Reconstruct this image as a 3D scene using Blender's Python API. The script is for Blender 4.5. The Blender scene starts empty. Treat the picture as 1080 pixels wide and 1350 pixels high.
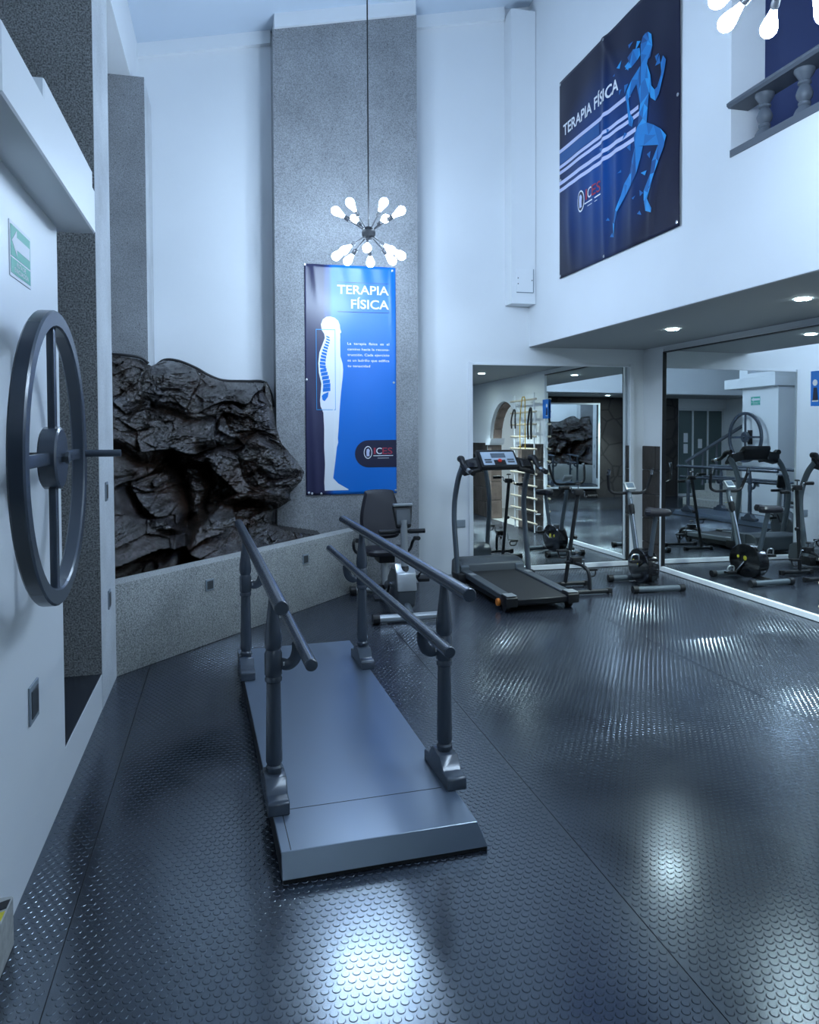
import bpy, bmesh, math, random
import numpy as np
from mathutils import Vector, Matrix, noise
random.seed(7)
sc = bpy.context.scene
COL = sc.collection
R = math.radians

# ------------------------------------------------------------------ camera, world, exposure
F, CY = 1000.0, 590.0                      # focal length and principal row for the 1080 x 1350 frame
YAW, PITCH, ROLL = math.atan(.245), R(1.5), R(.29)
fw0 = Vector((math.sin(YAW), math.cos(YAW), 0)); rt0 = Vector((math.cos(YAW), -math.sin(YAW), 0)); up0 = Vector((0, 0, 1))
fw = fw0*math.cos(PITCH) - up0*math.sin(PITCH); up1 = up0*math.cos(PITCH) + fw0*math.sin(PITCH)
rt = rt0*math.cos(ROLL) - up1*math.sin(ROLL); up = up1*math.cos(ROLL) + rt0*math.sin(ROLL)
cd = bpy.data.cameras.new('camera'); cam = bpy.data.objects.new('camera', cd); COL.objects.link(cam)
cd.sensor_fit = 'AUTO'; cd.sensor_width = 36; cd.lens = F*36/1350; cd.shift_y = (CY-675)/1350; cd.clip_start = .02
m3 = Matrix((rt, up, -fw)).transposed()
cam.matrix_world = Matrix.Translation((0, 0, 1.6)) @ m3.to_4x4()
sc.camera = cam
w = bpy.data.worlds.new('world'); sc.world = w; w.use_nodes = True
w.node_tree.nodes['Background'].inputs[0].default_value = (.35, .5, .75, 1); w.node_tree.nodes['Background'].inputs[1].default_value = .15
sc.view_settings.view_transform = 'Standard'; sc.view_settings.look = 'None'; sc.view_settings.gamma = 1
sc.view_settings.use_curve_mapping = False; sc.view_settings.exposure = 0.5
BULB_COL, BULB_STR = (.58, .77, 1.0), 105.0
DOWN_COL, DOWN_STR = (.74, .95, 1.0), 250.0

# ------------------------------------------------------------------ materials
def mat(name, col, rough=.5, metal=0., spec=.5, bump=None, bscale=40., var=None, emit=None, estr=0., coat=0., rvar=0., ior=1.5, tint=None):
    m = bpy.data.materials.new(name); m.use_nodes = True
    nt = m.node_tree; b = nt.nodes['Principled BSDF']
    b.inputs['Base Color'].default_value = (*col, 1); b.inputs['Roughness'].default_value = rough
    b.inputs['Metallic'].default_value = metal; b.inputs['Specular IOR Level'].default_value = spec
    b.inputs['Coat Weight'].default_value = coat; b.inputs['IOR'].default_value = ior
    if tint: b.inputs['Specular Tint'].default_value = (*tint, 1)
    tc = None
    def coords():
        nonlocal tc
        if tc is None: tc = nt.nodes.new('ShaderNodeTexCoord')
        return tc.outputs['Object']
    if var:
        n = nt.nodes.new('ShaderNodeTexNoise'); n.inputs['Scale'].default_value = var[1]; n.inputs['Detail'].default_value = 6
        nt.links.new(coords(), n.inputs['Vector'])
        r = nt.nodes.new('ShaderNodeMapRange'); r.inputs[1].default_value = .3; r.inputs[2].default_value = .7
        r.inputs[3].default_value = 1-var[0]; r.inputs[4].default_value = 1+var[0]
        nt.links.new(n.outputs['Fac'], r.inputs[0])
        mx = nt.nodes.new('ShaderNodeVectorMath'); mx.operation = 'SCALE'; mx.inputs[0].default_value = col
        nt.links.new(r.outputs[0], mx.inputs['Scale']); nt.links.new(mx.outputs[0], b.inputs['Base Color'])
    if rvar:
        n = nt.nodes.new('ShaderNodeTexNoise'); n.inputs['Scale'].default_value = 2.2; n.inputs['Detail'].default_value = 5
        nt.links.new(coords(), n.inputs['Vector'])
        r = nt.nodes.new('ShaderNodeMapRange'); r.inputs[1].default_value = .3; r.inputs[2].default_value = .7
        r.inputs[3].default_value = rough-rvar; r.inputs[4].default_value = rough+rvar
        nt.links.new(n.outputs['Fac'], r.inputs[0]); nt.links.new(r.outputs[0], b.inputs['Roughness'])
    if bump:
        n = nt.nodes.new('ShaderNodeTexNoise'); n.inputs['Scale'].default_value = bscale; n.inputs['Detail'].default_value = 6
        nt.links.new(coords(), n.inputs['Vector'])
        bp = nt.nodes.new('ShaderNodeBump'); bp.inputs['Strength'].default_value = bump; bp.inputs['Distance'].default_value = .01
        nt.links.new(n.outputs['Fac'], bp.inputs['Height']); nt.links.new(bp.outputs[0], b.inputs['Normal'])
    if emit:
        b.inputs['Emission Color'].default_value = (*emit, 1); b.inputs['Emission Strength'].default_value = estr
    return m

def granular(name, lo, hi, speck=.5):
    """exposed-aggregate render: fine light and dark grains, a few black pits"""
    m = bpy.data.materials.new(name); m.use_nodes = True; nt = m.node_tree; b = nt.nodes['Principled BSDF']
    tc = nt.nodes.new('ShaderNodeTexCoord')
    n1 = nt.nodes.new('ShaderNodeTexNoise'); n1.inputs['Scale'].default_value = 110; n1.inputs['Detail'].default_value = 3
    n2 = nt.nodes.new('ShaderNodeTexNoise'); n2.inputs['Scale'].default_value = 3; n2.inputs['Detail'].default_value = 5
    v = nt.nodes.new('ShaderNodeTexVoronoi'); v.inputs['Scale'].default_value = 22
    for q in (n1, n2, v): nt.links.new(tc.outputs['Object'], q.inputs['Vector'])
    cr = nt.nodes.new('ShaderNodeValToRGB'); e = cr.color_ramp.elements
    e[0].position = .36; e[0].color = (*lo, 1); e[1].position = .64; e[1].color = (*hi, 1)
    nt.links.new(n1.outputs['Fac'], cr.inputs[0])
    mr = nt.nodes.new('ShaderNodeMapRange'); mr.inputs[1].default_value = .3; mr.inputs[2].default_value = .7; mr.inputs[3].default_value = .86; mr.inputs[4].default_value = 1.1
    nt.links.new(n2.outputs['Fac'], mr.inputs[0])
    pit = nt.nodes.new('ShaderNodeMapRange'); pit.inputs[1].default_value = .08; pit.inputs[2].default_value = .13; pit.inputs[3].default_value = speck; pit.inputs[4].default_value = 1
    nt.links.new(v.outputs['Distance'], pit.inputs[0])
    mu = nt.nodes.new('ShaderNodeMath'); mu.operation = 'MULTIPLY'; nt.links.new(mr.outputs[0], mu.inputs[0]); nt.links.new(pit.outputs[0], mu.inputs[1])
    s = nt.nodes.new('ShaderNodeVectorMath'); s.operation = 'SCALE'; nt.links.new(cr.outputs[0], s.inputs[0]); nt.links.new(mu.outputs[0], s.inputs['Scale'])
    nt.links.new(s.outputs[0], b.inputs['Base Color']); b.inputs['Roughness'].default_value = .85
    bp = nt.nodes.new('ShaderNodeBump'); bp.inputs['Strength'].default_value = .5; bp.inputs['Distance'].default_value = .004
    nt.links.new(n1.outputs['Fac'], bp.inputs['Height']); nt.links.new(bp.outputs[0], b.inputs['Normal'])
    return m

M = dict(
 wall=mat('white_paint', (.80, .82, .84), .55, bump=.05, bscale=60, var=(.02, 1.2)),
 wall_gloss=mat('white_gloss_paint', (.82, .84, .86), .38, bump=.04, bscale=50),
 ceil=mat('ceiling_paint', (.62, .70, .80), .7),
 soffit=mat('soffit_paint_shaded', (.34, .35, .36), .75),  # white soffit darkened: the shade under the gallery is in the colour
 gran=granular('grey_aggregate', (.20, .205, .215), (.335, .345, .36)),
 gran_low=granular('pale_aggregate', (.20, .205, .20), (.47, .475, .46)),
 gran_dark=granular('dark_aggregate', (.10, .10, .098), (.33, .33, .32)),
 gran_lit=granular('lit_column_aggregate', (.52, .54, .56), (.62, .64, .66), .8),  # column aggregate lightened: light falling on the side faces is in the colour
 rubber=mat('black_rubber', (.015, .017, .025), .22, ior=2.1, tint=(.76, .88, 1.), bump=.022, bscale=1.6, var=(.2, 5), rvar=.05),
 stud=mat('black_rubber_stud', (.016, .018, .026), .21, ior=2.1, tint=(.76, .88, 1.), bump=.022, bscale=1.6, rvar=.05),
 paint=mat('blue_grey_enamel', (.052, .066, .090), .27, ior=1.7),
 plat=mat('platform_enamel', (.100, .130, .180), .29, ior=2.3, tint=(.82, .91, 1.), bump=.008, bscale=9, rvar=.015),
 platdark=mat('platform_black_and_shade', (.012, .013, .015), .6),  # near-black for base and seams; also the painted shade on the left side
 alu=mat('white_aluminium', (.78, .80, .83), .35, metal=.0),
 mirror=mat('mirror_glass', (.90, .94, .94), .008, metal=1.),
 black=mat('black_plastic', (.009, .009, .011), .45, spec=.4),
 blackgloss=mat('gloss_black', (.01, .01, .012), .16, coat=.3),
 blackmetal=mat('black_metal', (.013, .014, .017), .45, spec=.35),
 leather=mat('black_vinyl', (.014, .013, .019), .48, spec=.4, bump=.08, bscale=160),
 greypl=mat('grey_plastic', (.06, .07, .082), .45),
 greymet=mat('grey_upright', (.10, .12, .14), .35, metal=.2),
 silver=mat('silver_plastic', (.42, .44, .46), .3, metal=.5),
 chrome=mat('chrome', (.62, .64, .67), .14, metal=1.),
 belt=mat('belt_rubber', (.013, .0135, .016), .62, spec=.35),
 panel=mat('console_panel', (.38, .45, .55), .35),
 screen=mat('console_screen', (.10, .13, .17), .2),
 red=mat('red_plastic', (.6, .03, .02), .4),
 orange=mat('orange_plastic', (.75, .22, .03), .4),
 yellow=mat('yellow_print', (.70, .60, .04), .5),
 wood=mat('pale_wood', (.55, .47, .36), .45, var=(.1, 12)),
 stone=mat('brown_stone', (.20, .15, .125), .8, bump=.5, bscale=25, var=(.3, 7)),
 dado=mat('dark_volcanic_stone', (.035, .027, .024), .6, bump=.6, bscale=20, var=(.4, 6)),
 green=mat('sign_green', (.05, .42, .30), .5),
 signwhite=mat('sign_white', (.72, .75, .80), .5),
 socket=mat('socket_dark', (.06, .065, .07), .4),
 socketgrey=mat('socket_grey', (.24, .28, .32), .45),
 rail=mat('balustrade_grey', (.10, .115, .14), .5),
 navyroom=mat('navy_room_paint', (.20, .26, .52), .7),
 bulb=mat('bulb_glow', (1, 1, 1), .3, emit=BULB_COL, estr=BULB_STR),
 down=mat('downlight_glow', (1, 1, 1), .3, emit=DOWN_COL, estr=DOWN_STR),
 white=mat('white_print', (.80, .82, .86), .45),
 palestripe=mat('pale_lilac_print', (.55, .58, .80), .45),
 blue=mat('blue_print', (.005, .17, .62), .4),
 navy=mat('navy_print', (.012, .014, .045), .42),
 redprint=mat('red_print', (.38, .03, .06), .45),
 runA=mat('runner_blue_light', (.012, .22, .58), .42), runB=mat('runner_blue_mid', (.008, .15, .44), .42),
 runC=mat('runner_blue_deep', (.006, .08, .27), .42), runD=mat('runner_blue_bright', (.02, .32, .72), .42),
 tread=mat('step_granite', (.40, .40, .38), .6, var=(.2, 40)),
 glass=mat('dark_door_glass', (.10, .145, .145), .12),
 zinc=mat('grommet_metal', (.55, .56, .58), .3, metal=.9),
 cable=mat('black_cable', (.012, .012, .014), .5),
 yellowtube=mat('yellow_latex_tube', (.50, .32, .04), .4),
)
# rock: wet-looking dark volcanic stone, brown and slate patches
def rockmat():
    m = bpy.data.materials.new('dark_wet_rock'); m.use_nodes = True; nt = m.node_tree; b = nt.nodes['Principled BSDF']
    tc = nt.nodes.new('ShaderNodeTexCoord')
    a = nt.nodes.new('ShaderNodeTexNoise'); a.inputs['Scale'].default_value = 2.4; a.inputs['Detail'].default_value = 7
    c = nt.nodes.new('ShaderNodeTexNoise'); c.inputs['Scale'].default_value = 34; c.inputs['Detail'].default_value = 8; c.inputs['Roughness'].default_value = .7
    for q in (a, c): nt.links.new(tc.outputs['Object'], q.inputs['Vector'])
    cr = nt.nodes.new('ShaderNodeValToRGB'); e = cr.color_ramp.elements
    e[0].position = .38; e[0].color = (.026, .013, .0085, 1); e[1].position = .66; e[1].color = (.024, .021, .024, 1)
    k = e.new(.5); k.color = (.016, .011, .0085, 1)
    nt.links.new(a.outputs['Fac'], cr.inputs[0]); nt.links.new(cr.outputs[0], b.inputs['Base Color'])
    b.inputs['Roughness'].default_value = .20; b.inputs['Specular IOR Level'].default_value = .95
    bp = nt.nodes.new('ShaderNodeBump'); bp.inputs['Strength'].default_value = .5; bp.inputs['Distance'].default_value = .03
    nt.links.new(c.outputs['Fac'], bp.inputs['Height']); nt.links.new(bp.outputs[0], b.inputs['Normal'])
    return m
M['rock'] = rockmat()
# dark masonry behind the camera: seen only far away, in two reflections
def masonry():
    m = bpy.data.materials.new('dark_masonry'); m.use_nodes = True; nt = m.node_tree; b = nt.nodes['Principled BSDF']
    tc = nt.nodes.new('ShaderNodeTexCoord'); v = nt.nodes.new('ShaderNodeTexVoronoi'); v.feature = 'DISTANCE_TO_EDGE'; v.inputs['Scale'].default_value = 2.2
    nt.links.new(tc.outputs['Object'], v.inputs['Vector'])
    cr = nt.nodes.new('ShaderNodeValToRGB'); e = cr.color_ramp.elements
    e[0].position = .0; e[0].color = (.012, .010, .010, 1); e[1].position = .06; e[1].color = (.045, .038, .036, 1)
    nt.links.new(v.outputs['Distance'], cr.inputs[0]); nt.links.new(cr.outputs[0], b.inputs['Base Color']); b.inputs['Roughness'].default_value = .7
    bp = nt.nodes.new('ShaderNodeBump'); bp.inputs['Strength'].default_value = .8; bp.inputs['Distance'].default_value = .02
    nt.links.new(v.outputs['Distance'], bp.inputs['Height']); nt.links.new(bp.outputs[0], b.inputs['Normal'])
    return m
M['masonry'] = masonry()

# ------------------------------------------------------------------ mesh builder
class MB:
    def __init__(s): s.v = []; s.f = []
    def add(s, vs, fs):
        o = len(s.v); s.v += [tuple(p) for p in vs]; s.f += [tuple(i+o for i in q) for q in fs]; return s
    def box(s, x0, x1, y0, y1, z0, z1):
        x0, x1 = sorted((x0, x1)); y0, y1 = sorted((y0, y1)); z0, z1 = sorted((z0, z1))
        return s.add([(x0,y0,z0),(x1,y0,z0),(x1,y1,z0),(x0,y1,z0),(x0,y0,z1),(x1,y0,z1),(x1,y1,z1),(x0,y1,z1)],
                     [(0,3,2,1),(4,5,6,7),(0,1,5,4),(1,2,6,5),(2,3,7,6),(3,0,4,7)])
    def obox(s, c, ax, ay, az):
        """oriented box from a centre and three half-axis vectors"""
        c = Vector(c); ax, ay, az = Vector(ax), Vector(ay), Vector(az)
        vs = [c+i*ax+j*ay+k*az for k in (-1, 1) for i, j in ((-1,-1),(1,-1),(1,1),(-1,1))]
        return s.add(vs, [(0,3,2,1),(4,5,6,7),(0,1,5,4),(1,2,6,5),(2,3,7,6),(3,0,4,7)])
    def tube(s, pts, rad, n=12, cap=True, flat=1.0, ref=None):
        """tube along points; rad one number or one per point; flat squashes across the ref direction"""
        pts = [Vector(p) for p in pts]; k = len(pts)
        rs = rad if isinstance(rad, (list, tuple)) else [rad]*k
        vs = []; pu = None
        for i, p in enumerate(pts):
            t = (pts[min(i+1, k-1)]-pts[max(i-1, 0)]).normalized()
            if ref is not None: u = Vector(ref) - t*Vector(ref).dot(t)
            elif pu is None: u = t.orthogonal()
            else: u = pu - t*pu.dot(t)
            u.normalize(); pu = u; v = t.cross(u)
            for j in range(n):
                a = 2*math.pi*j/n; vs.append(p + rs[i]*(math.cos(a)*u*flat + math.sin(a)*v))
        fs = [(i*n+j, i*n+(j+1) % n, (i+1)*n+(j+1) % n, (i+1)*n+j) for i in range(k-1) for j in range(n)]
        if cap: fs += [tuple(reversed(range(n))), tuple(range((k-1)*n, k*n))]
        return s.add(vs, fs)
    def lathe(s, prof, n=20, c=(0,0,0), axis=None):
        """profile [(r,z)] turned about z (or another axis) through c"""
        c = Vector(c); A = Vector(axis).normalized() if axis is not None else Vector((0,0,1))
        U = A.orthogonal().normalized(); V = A.cross(U); vs = []
        for r, z in prof:
            r = max(r, 1e-5)
            for j in range(n):
                a = 2*math.pi*j/n; vs.append(c + A*z + r*(math.cos(a)*U+math.sin(a)*V))
        k = len(prof)
        fs = [(i*n+j, i*n+(j+1) % n, (i+1)*n+(j+1) % n, (i+1)*n+j) for i in range(k-1) for j in range(n)]
        fs += [tuple(reversed(range(n))), tuple(range((k-1)*n, k*n))]
        return s.add(vs, fs)
    def prism(s, poly, d0, d1, axis='x'):
        """polygon in the two other axes, extruded along axis from d0 to d1"""
        def P(a, b, d): return (d, a, b) if axis == 'x' else ((a, d, b) if axis == 'y' else (a, b, d))
        n = len(poly); vs = [P(a, b, d0) for a, b in poly] + [P(a, b, d1) for a, b in poly]
        return s.add(vs, [tuple(reversed(range(n))), tuple(range(n, 2*n))] + [(i, (i+1) % n, n+(i+1) % n, n+i) for i in range(n)])
    def obj(s, name, m, parent=None, bevel=0., seg=2, smooth=True, ang=35, loc=None, rotz=0.):
        me = bpy.data.meshes.new(name); me.from_pydata(s.v, [], s.f)
        bm = bmesh.new(); bm.from_mesh(me); bmesh.ops.recalc_face_normals(bm, faces=bm.faces)
        if bevel: 
            es = [e for e in bm.edges if len(e.link_faces) == 2 and e.calc_face_angle(0) > .5]
            bmesh.ops.bevel(bm, geom=es, offset=bevel, segments=seg, affect='EDGES', profile=.6, clamp_overlap=True)
        bm.to_mesh(me); bm.free()
        if smooth:
            me.polygons.foreach_set('use_smooth', [True]*len(me.polygons)); me.set_sharp_from_angle(angle=R(ang))
        me.materials.append(M[m] if isinstance(m, str) else m)
        o = bpy.data.objects.new(name, me); COL.objects.link(o)
        if parent: o.parent = parent
        if loc: o.location = loc
        o.rotation_euler.z = rotz
        return o
def box(*a): return MB().box(*a)
def root(name, label, cat, loc=(0,0,0), rotz=0., group=None):
    o = bpy.data.objects.new(name, None); COL.objects.link(o); o.location = loc; o.rotation_euler.z = rotz; o.empty_display_size = .1
    return tag(o, label, cat, group)
def tag(o, label, cat, group=None):
    o['label'] = label; o['category'] = cat
    if group: o['group'] = group
    return o
def struct(o, label=None):
    o['kind'] = 'structure'
    if label: o['label'] = label
    return o
def dup(o, parent=None):
    c = o.copy(); COL.objects.link(c); c.parent = parent
    for ch in list(o.children): dup(ch, c)
    return c
def bez(pts, n=8):
    """smooth Catmull-Rom curve through points"""
    p = [Vector(q) for q in pts]; p = [2*p[0]-p[1]] + p + [2*p[-1]-p[-2]]; out = []
    for i in range(1, len(p)-2):
        for k in range(n):
            t = k/n; a, b, c, d = p[i-1:i+3]
            out.append(.5*((2*b)+(c-a)*t+(2*a-5*b+4*c-d)*t*t+(3*b-a-3*c+d)*t**3))
    out.append(p[-2]); return out

# ------------------------------------------------------------------ the room
XL, XR, YB, XM, YN = -.69, 4.72, 7.88, 3.30, -1.5      # left face, right wall, back wall, gallery wall, wall behind
ZS = 2.484                                             # soffit height under the gallery
zc = lambda x: 5.49 + .217*x                           # sloped ceiling
floor = struct(box(-3.3, 7.2, YN, YB+.1, -.12, -.004).obj('floor', 'platdark'), 'floor slab under the black studded rubber sheets')
seams = [-3.3, -.50, 1.30, 3.08, XR]
for a, b in zip(seams[:-1], seams[1:]):
    box(a+.0015, b-.0015, YN, YB, -.0035, 0).obj('rubber_sheet', 'rubber', floor)
box(XR, 7.2, YN, YB, -.0035, 0).obj('floor_tiles', 'tread', floor)
# raised round studs moulded into the sheets
def studs(y0, y1, n, name, x1=4.68, h=.0017):
    px, py = .033, .0286; rot = -.03; ca, sa = math.cos(rot), math.sin(rot)
    P = []
    j = 0
    for j in range(int(-4/py), int(12/py)):
        for i in range(int(-4/px), int(8/px)):
            u = i*px+(.5*px if j % 2 else 0); v = j*py
            x = ca*u-sa*v; y = sa*u+ca*v
            if y0 <= y < y1 and XL+.012 < x < x1 and all(abs(x-s) > .014 for s in seams): P.append((x, y))
    P = np.array(P); k = len(P)
    # keep clear of the oblique planter wall
    keep = P[:, 1] < 5.17+(P[:, 0]+.69)*1.112-.02; keep |= P[:, 0] > 1.45; P = P[keep]; k = len(P)
    a = np.arange(n)*2*np.pi/n; r0, r1 = .0129, .0111
    ring = np.concatenate([np.stack([np.cos(a)*r0, np.sin(a)*r0, np.zeros(n)], 1), np.stack([np.cos(a)*r1, np.sin(a)*r1, np.full(n, h)], 1)])
    V = (ring[None] + np.concatenate([P, np.zeros((k, 1))], 1)[:, None]).reshape(-1, 3)
    side = np.array([(i, (i+1) % n, n+(i+1) % n, n+i) for i in range(n)]).ravel(); top = np.arange(n, 2*n)
    one = np.concatenate([side, top]); L = (one[None] + (np.arange(k)*2*n)[:, None]).ravel()
    sizes = np.tile(np.array([4]*n+[n]), k); starts = np.concatenate([[0], np.cumsum(sizes)[:-1]])
    me = bpy.data.meshes.new(name); me.vertices.add(len(V)); me.vertices.foreach_set('co', V.ravel().astype(np.float32))
    me.loops.add(len(L)); me.loops.foreach_set('vertex_index', L.astype(np.int32))
    me.polygons.add(len(sizes)); me.polygons.foreach_set('loop_start', starts.astype(np.int32)); me.polygons.foreach_set('loop_total', sizes.astype(np.int32))
    me.update(calc_edges=True); me.polygons.foreach_set('use_smooth', np.zeros(len(sizes), bool)); me.materials.append(M['stud'])
    o = bpy.data.objects.new(name, me); COL.objects.link(o); o.parent = floor; o['kind'] = 'stuff'
    return o
studs(1.5, 3.5, 12, 'rubber_studs'); studs(3.5, 5.0, 8, 'rubber_studs', h=.0014); studs(5.0, 7.8, 8, 'rubber_studs', h=.0011)

struct(box(-3.4, XR+.1, YB, YB+.15, 0, 7.0).obj('wall_back', 'wall'), 'tall white wall behind the rock and the mirrors')
# sloped ceiling
o = MB().prism([(-3.4, zc(-3.4)), (7.2, zc(7.2)), (7.2, zc(7.2)+.1), (-3.4, zc(-3.4)+.1)], YN, YB+.1, 'y').obj('ceiling', 'ceil', smooth=False)
struct(o, 'pale blue sloping ceiling high above the room')
# white crown bands under the sloping ceiling on the back wall
for i, (a, b) in enumerate(((-.78, .50), (1.94, 3.0))):
    o = MB().prism([(a, zc(a)-.13), (b, zc(b)-.13), (b, zc(b)), (a, zc(a))], YB-.055, YB+.01, 'y').obj('trim_%d' % (i+1), 'wall', smooth=False)
    struct(o, 'white crown band under the ceiling')
# tall aggregate column on the back wall with its white cap
YC = 7.55
zt = lambda x: zc(x)-.135
o = MB().prism([(.505, 0), (1.945, 0), (1.945, zt(1.945)), (.505, zt(.505))], YC, YB, 'y').obj('wall_column', 'gran', smooth=False)
MB().prism([(.52, zt(.52)), (1.93, zt(1.93)), (1.93, zc(1.93)), (.52, zc(.52))], YC-.035, YB, 'y').obj('column_cap', 'wall', o, smooth=False)
struct(o, 'tall grey aggregate column rising behind the blue banner')
# gallery wall with the balcony opening (opening Y 3.0..4.44)
g = MB(); t = .26; OY0, OY1, OZ0, OZ1 = 2.6, 4.44, 3.42, 5.4
g.box(XM, XM+t, -.1, YB, ZS+.005, OZ0); g.box(XM, XM+t, OY1, YB, OZ0, 7); g.box(XM, XM+t, -.1, OY0, OZ0, 7); g.box(XM, XM+t, OY0, OY1, OZ1, 7)
struct(g.obj('wall_gallery', 'wall'), 'white upper wall carrying the runner banner and the balcony')
struct(box(XM+t, XR, -.1, YB, ZS, ZS+.2).box(XM+.003, XM+t, -.1, YB, ZS, ZS+.004).obj('ceiling_soffit', 'soffit'), 'shade-darkened soffit under the gallery with round downlights')  # thin slab carries the same painted shade under the gallery wall
struct(box(-3.3, XR, YN, -.2, 2.5, 2.7).obj('ceiling_entry', 'soffit'), 'low ceiling over the entrance behind')
struct(box(-3.3, XM+.2, -.2, -.1, 2.52, 7).obj('wall_entry_upper', 'wall'), 'white upper wall over the entrance')
nr = MB(); nr.box(6.2, 6.3, 1.5, 6.0, 2.9, 7); nr.box(XM+t, 6.2, 5.6, 5.7, 2.9, 7); nr.box(XM+t, 6.2, 1.5, 1.6, 2.9, 7)
nr.box(XM+t, 6.2, 1.5, 5.7, 2.9, 3.0)
struct(nr.obj('wall_gallery_room', 'navyroom'), 'dark blue wall seen through the balcony')
# vertical boxed duct in the corner above the gallery soffit
du = root('duct_box', 'white boxed duct running up the corner left of the runner banner', 'duct', (0, 0, 0))
box(3.02, XM-.004, 7.68, YB-.004, 2.93, 6.05).obj('casing', 'wall', du, smooth=False)
box(3.075, 3.265, 7.672, 7.682, 3.05, 3.30).obj('access_panel', 'wall_gloss', du)
for x, z in ((3.09, 3.20), (3.09, 3.14), (3.25, 3.18)):
    MB().lathe([(.006, 0), (.006, .004)], 8, (x, 7.672, z), (0, -1, 0)).obj('screw', 'socket', du)
box(3.075, 3.265, 7.668, 7.684, 3.045, 3.052).obj('panel_edge', 'socketgrey', du)
box(3.262, 3.268, 7.668, 7.684, 3.05, 3.30).obj('panel_edge', 'socketgrey', du)

# right wall: arch, dado, plain paint
def arch_wall():
    yc, r, zs = 3.36, .70, 1.40; b = MB(); T = .18
    x0, x1 = XR, XR+T
    b.box(x0, x1, YN, yc-r, 0, ZS+.2); b.box(x0, x1, yc+r, YB, 0, ZS+.2)
    n = 20
    for i in range(n):
        a0, a1 = math.pi*i/n, math.pi*(i+1)/n
        ya, yb = yc+r*math.cos(a0), yc+r*math.cos(a1); za, zb = zs+r*math.sin(a0), zs+r*math.sin(a1)
        b.prism([(ya, za), (ya, ZS+.2), (yb, ZS+.2), (yb, zb)], x0, x1, 'x')
    wl = struct(b.obj('wall_right', 'wall', smooth=False), 'white wall under the gallery with the mirror and the arch')
    # white arch surround, stone intrados and jambs
    v = MB()
    for i in range(n):
        a0, a1 = math.pi*i/n, math.pi*(i+1)/n
        P = lambda a, q: (yc+q*math.cos(a), zs+q*math.sin(a))
        v.prism([P(a0, r-.0), P(a0, r+.16), P(a1, r+.16), P(a1, r-.0)], x0-.012, x0+.02, 'x')
    v.obj('arch_surround', 'white', wl, smooth=False)
    for i in range(9):
        a0, a1 = math.pi*i/9+.006, math.pi*(i+1)/9-.006; am = (a0+a1)/2
        P = lambda a, q: (yc+q*math.cos(a), zs+q*math.sin(a))
        MB().prism([P(a0, r-.05), P(a0, r), P(am, r+.001), P(a1, r), P(a1, r-.05), P(am, r-.05)], x0+.05, x1+.02, 'x').obj('arch_stone', 'stone', wl, bevel=.006, seg=1)
    for s in (-1, 1):
        y = yc+s*r
        for k in range(4):
            zz = k*.335
            box(x0-.012, x1+.02, y-s*.05, y+s*.12, zz+.003, zz+.332).obj('jamb_stone', 'stone', wl, bevel=.008, seg=1)
        MB().prism([(y+s*.13, 1.34), (y+s*.13, 1.46), (y-s*.16, 1.46), (y-s*.13, 1.38), (y-s*.09, 1.34)], x0-.05, x1+.04, 'x').obj('impost', 'white', wl, smooth=False)
    # dark stone dado: dressed blocks in courses
    for y0, y1 in ((7.44, YB-.01), (4.20, 5.10), (1.6, 2.50)):
        for k in range(5):
            z0 = k*.276; y = y0 - (.0 if k % 2 else .14)
            while y < y1-.02:
                ya, yb = max(y, y0)+.003, min(y+.30, y1)-.003
                if yb-ya > .02:
                    box(XR-.022-.006*random.random(), XR+.001, ya, yb, z0+.003, z0+.273).obj('dado_block', 'dado', wl, bevel=.006, seg=1)
                y += .30
    return wl
wr = arch_wall()
# room beyond the arch
bb = MB(); bb.box(7.1, 7.2, YN, YB, 0, 3); bb.box(XR+.18, 7.1, 5.4, 5.5, 0, 3); bb.box(XR+.18, 7.1, .8, .9, 0, 3); bb.box(XR+.17, 7.2, .8, 5.5, 2.7, 2.8)
struct(bb.obj('wall_beyond_arch', 'wall'), 'white room seen through the arch')

ap = root('arch_fill_light', 'unseen ceiling light added to brighten the white room beyond the arch', 'ceiling light', (6.0, 3.2, 2.69))  # added panel, out of view, so the room behind the arch looks bright
box(-.3, .3, -.3, .3, -.03, 0).obj('light_frame', 'alu', ap); box(-.27, .27, -.27, .27, -.036, -.031).obj('diffuser', mat('arch_room_glow', (1, 1, 1), emit=(.8, .93, 1.), estr=22), ap)
# left side: pillar with the wheel, raised recess, aggregate columns, bulkhead
ZR = .20
pl = struct(box(-1.65, XL, 2.55, 3.56, 0, 2.47).obj('wall_pillar', 'wall_gloss'), 'white pillar carrying the big hand wheel')
struct(box(-3.3, XL, 3.56, 4.59, 0, ZR).obj('trim_step', 'wall_gloss'), 'white riser of the raised recess beside the pillar')
struct(box(-3.28, XL-.003, 3.565, 4.585, ZR, ZR+.004).obj('floor_recess', 'rubber'), 'black rubber on the raised recess floor')
cap = box(-1.8, -.545, 2.17, 3.64, 2.47, 2.662).obj('wall_pillar_cap', 'wall_gloss', bevel=.006, seg=1)
box(-1.7, -.553, 2.70, 3.63, 2.662, 2.742).obj('cap_block', 'wall_gloss', cap, bevel=.004, seg=1)
box(-1.5, -.69, 2.45, 2.69, 2.662, 4.85).obj('pillar_shaft', 'wall_gloss', cap)
struct(cap, 'white overhanging cap on top of the pillar')
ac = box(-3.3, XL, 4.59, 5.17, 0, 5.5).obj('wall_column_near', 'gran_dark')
box(XL-.004, XL+.002, 4.592, 5.168, 0, 5.4).obj('lit_side', 'gran_lit', ac)  # thin facing paints the column's room side as lit
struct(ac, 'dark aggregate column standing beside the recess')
c2 = box(-3.3, -.655, 7.22, YB, 0, 4.74).obj('wall_column_far', 'gran')
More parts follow.
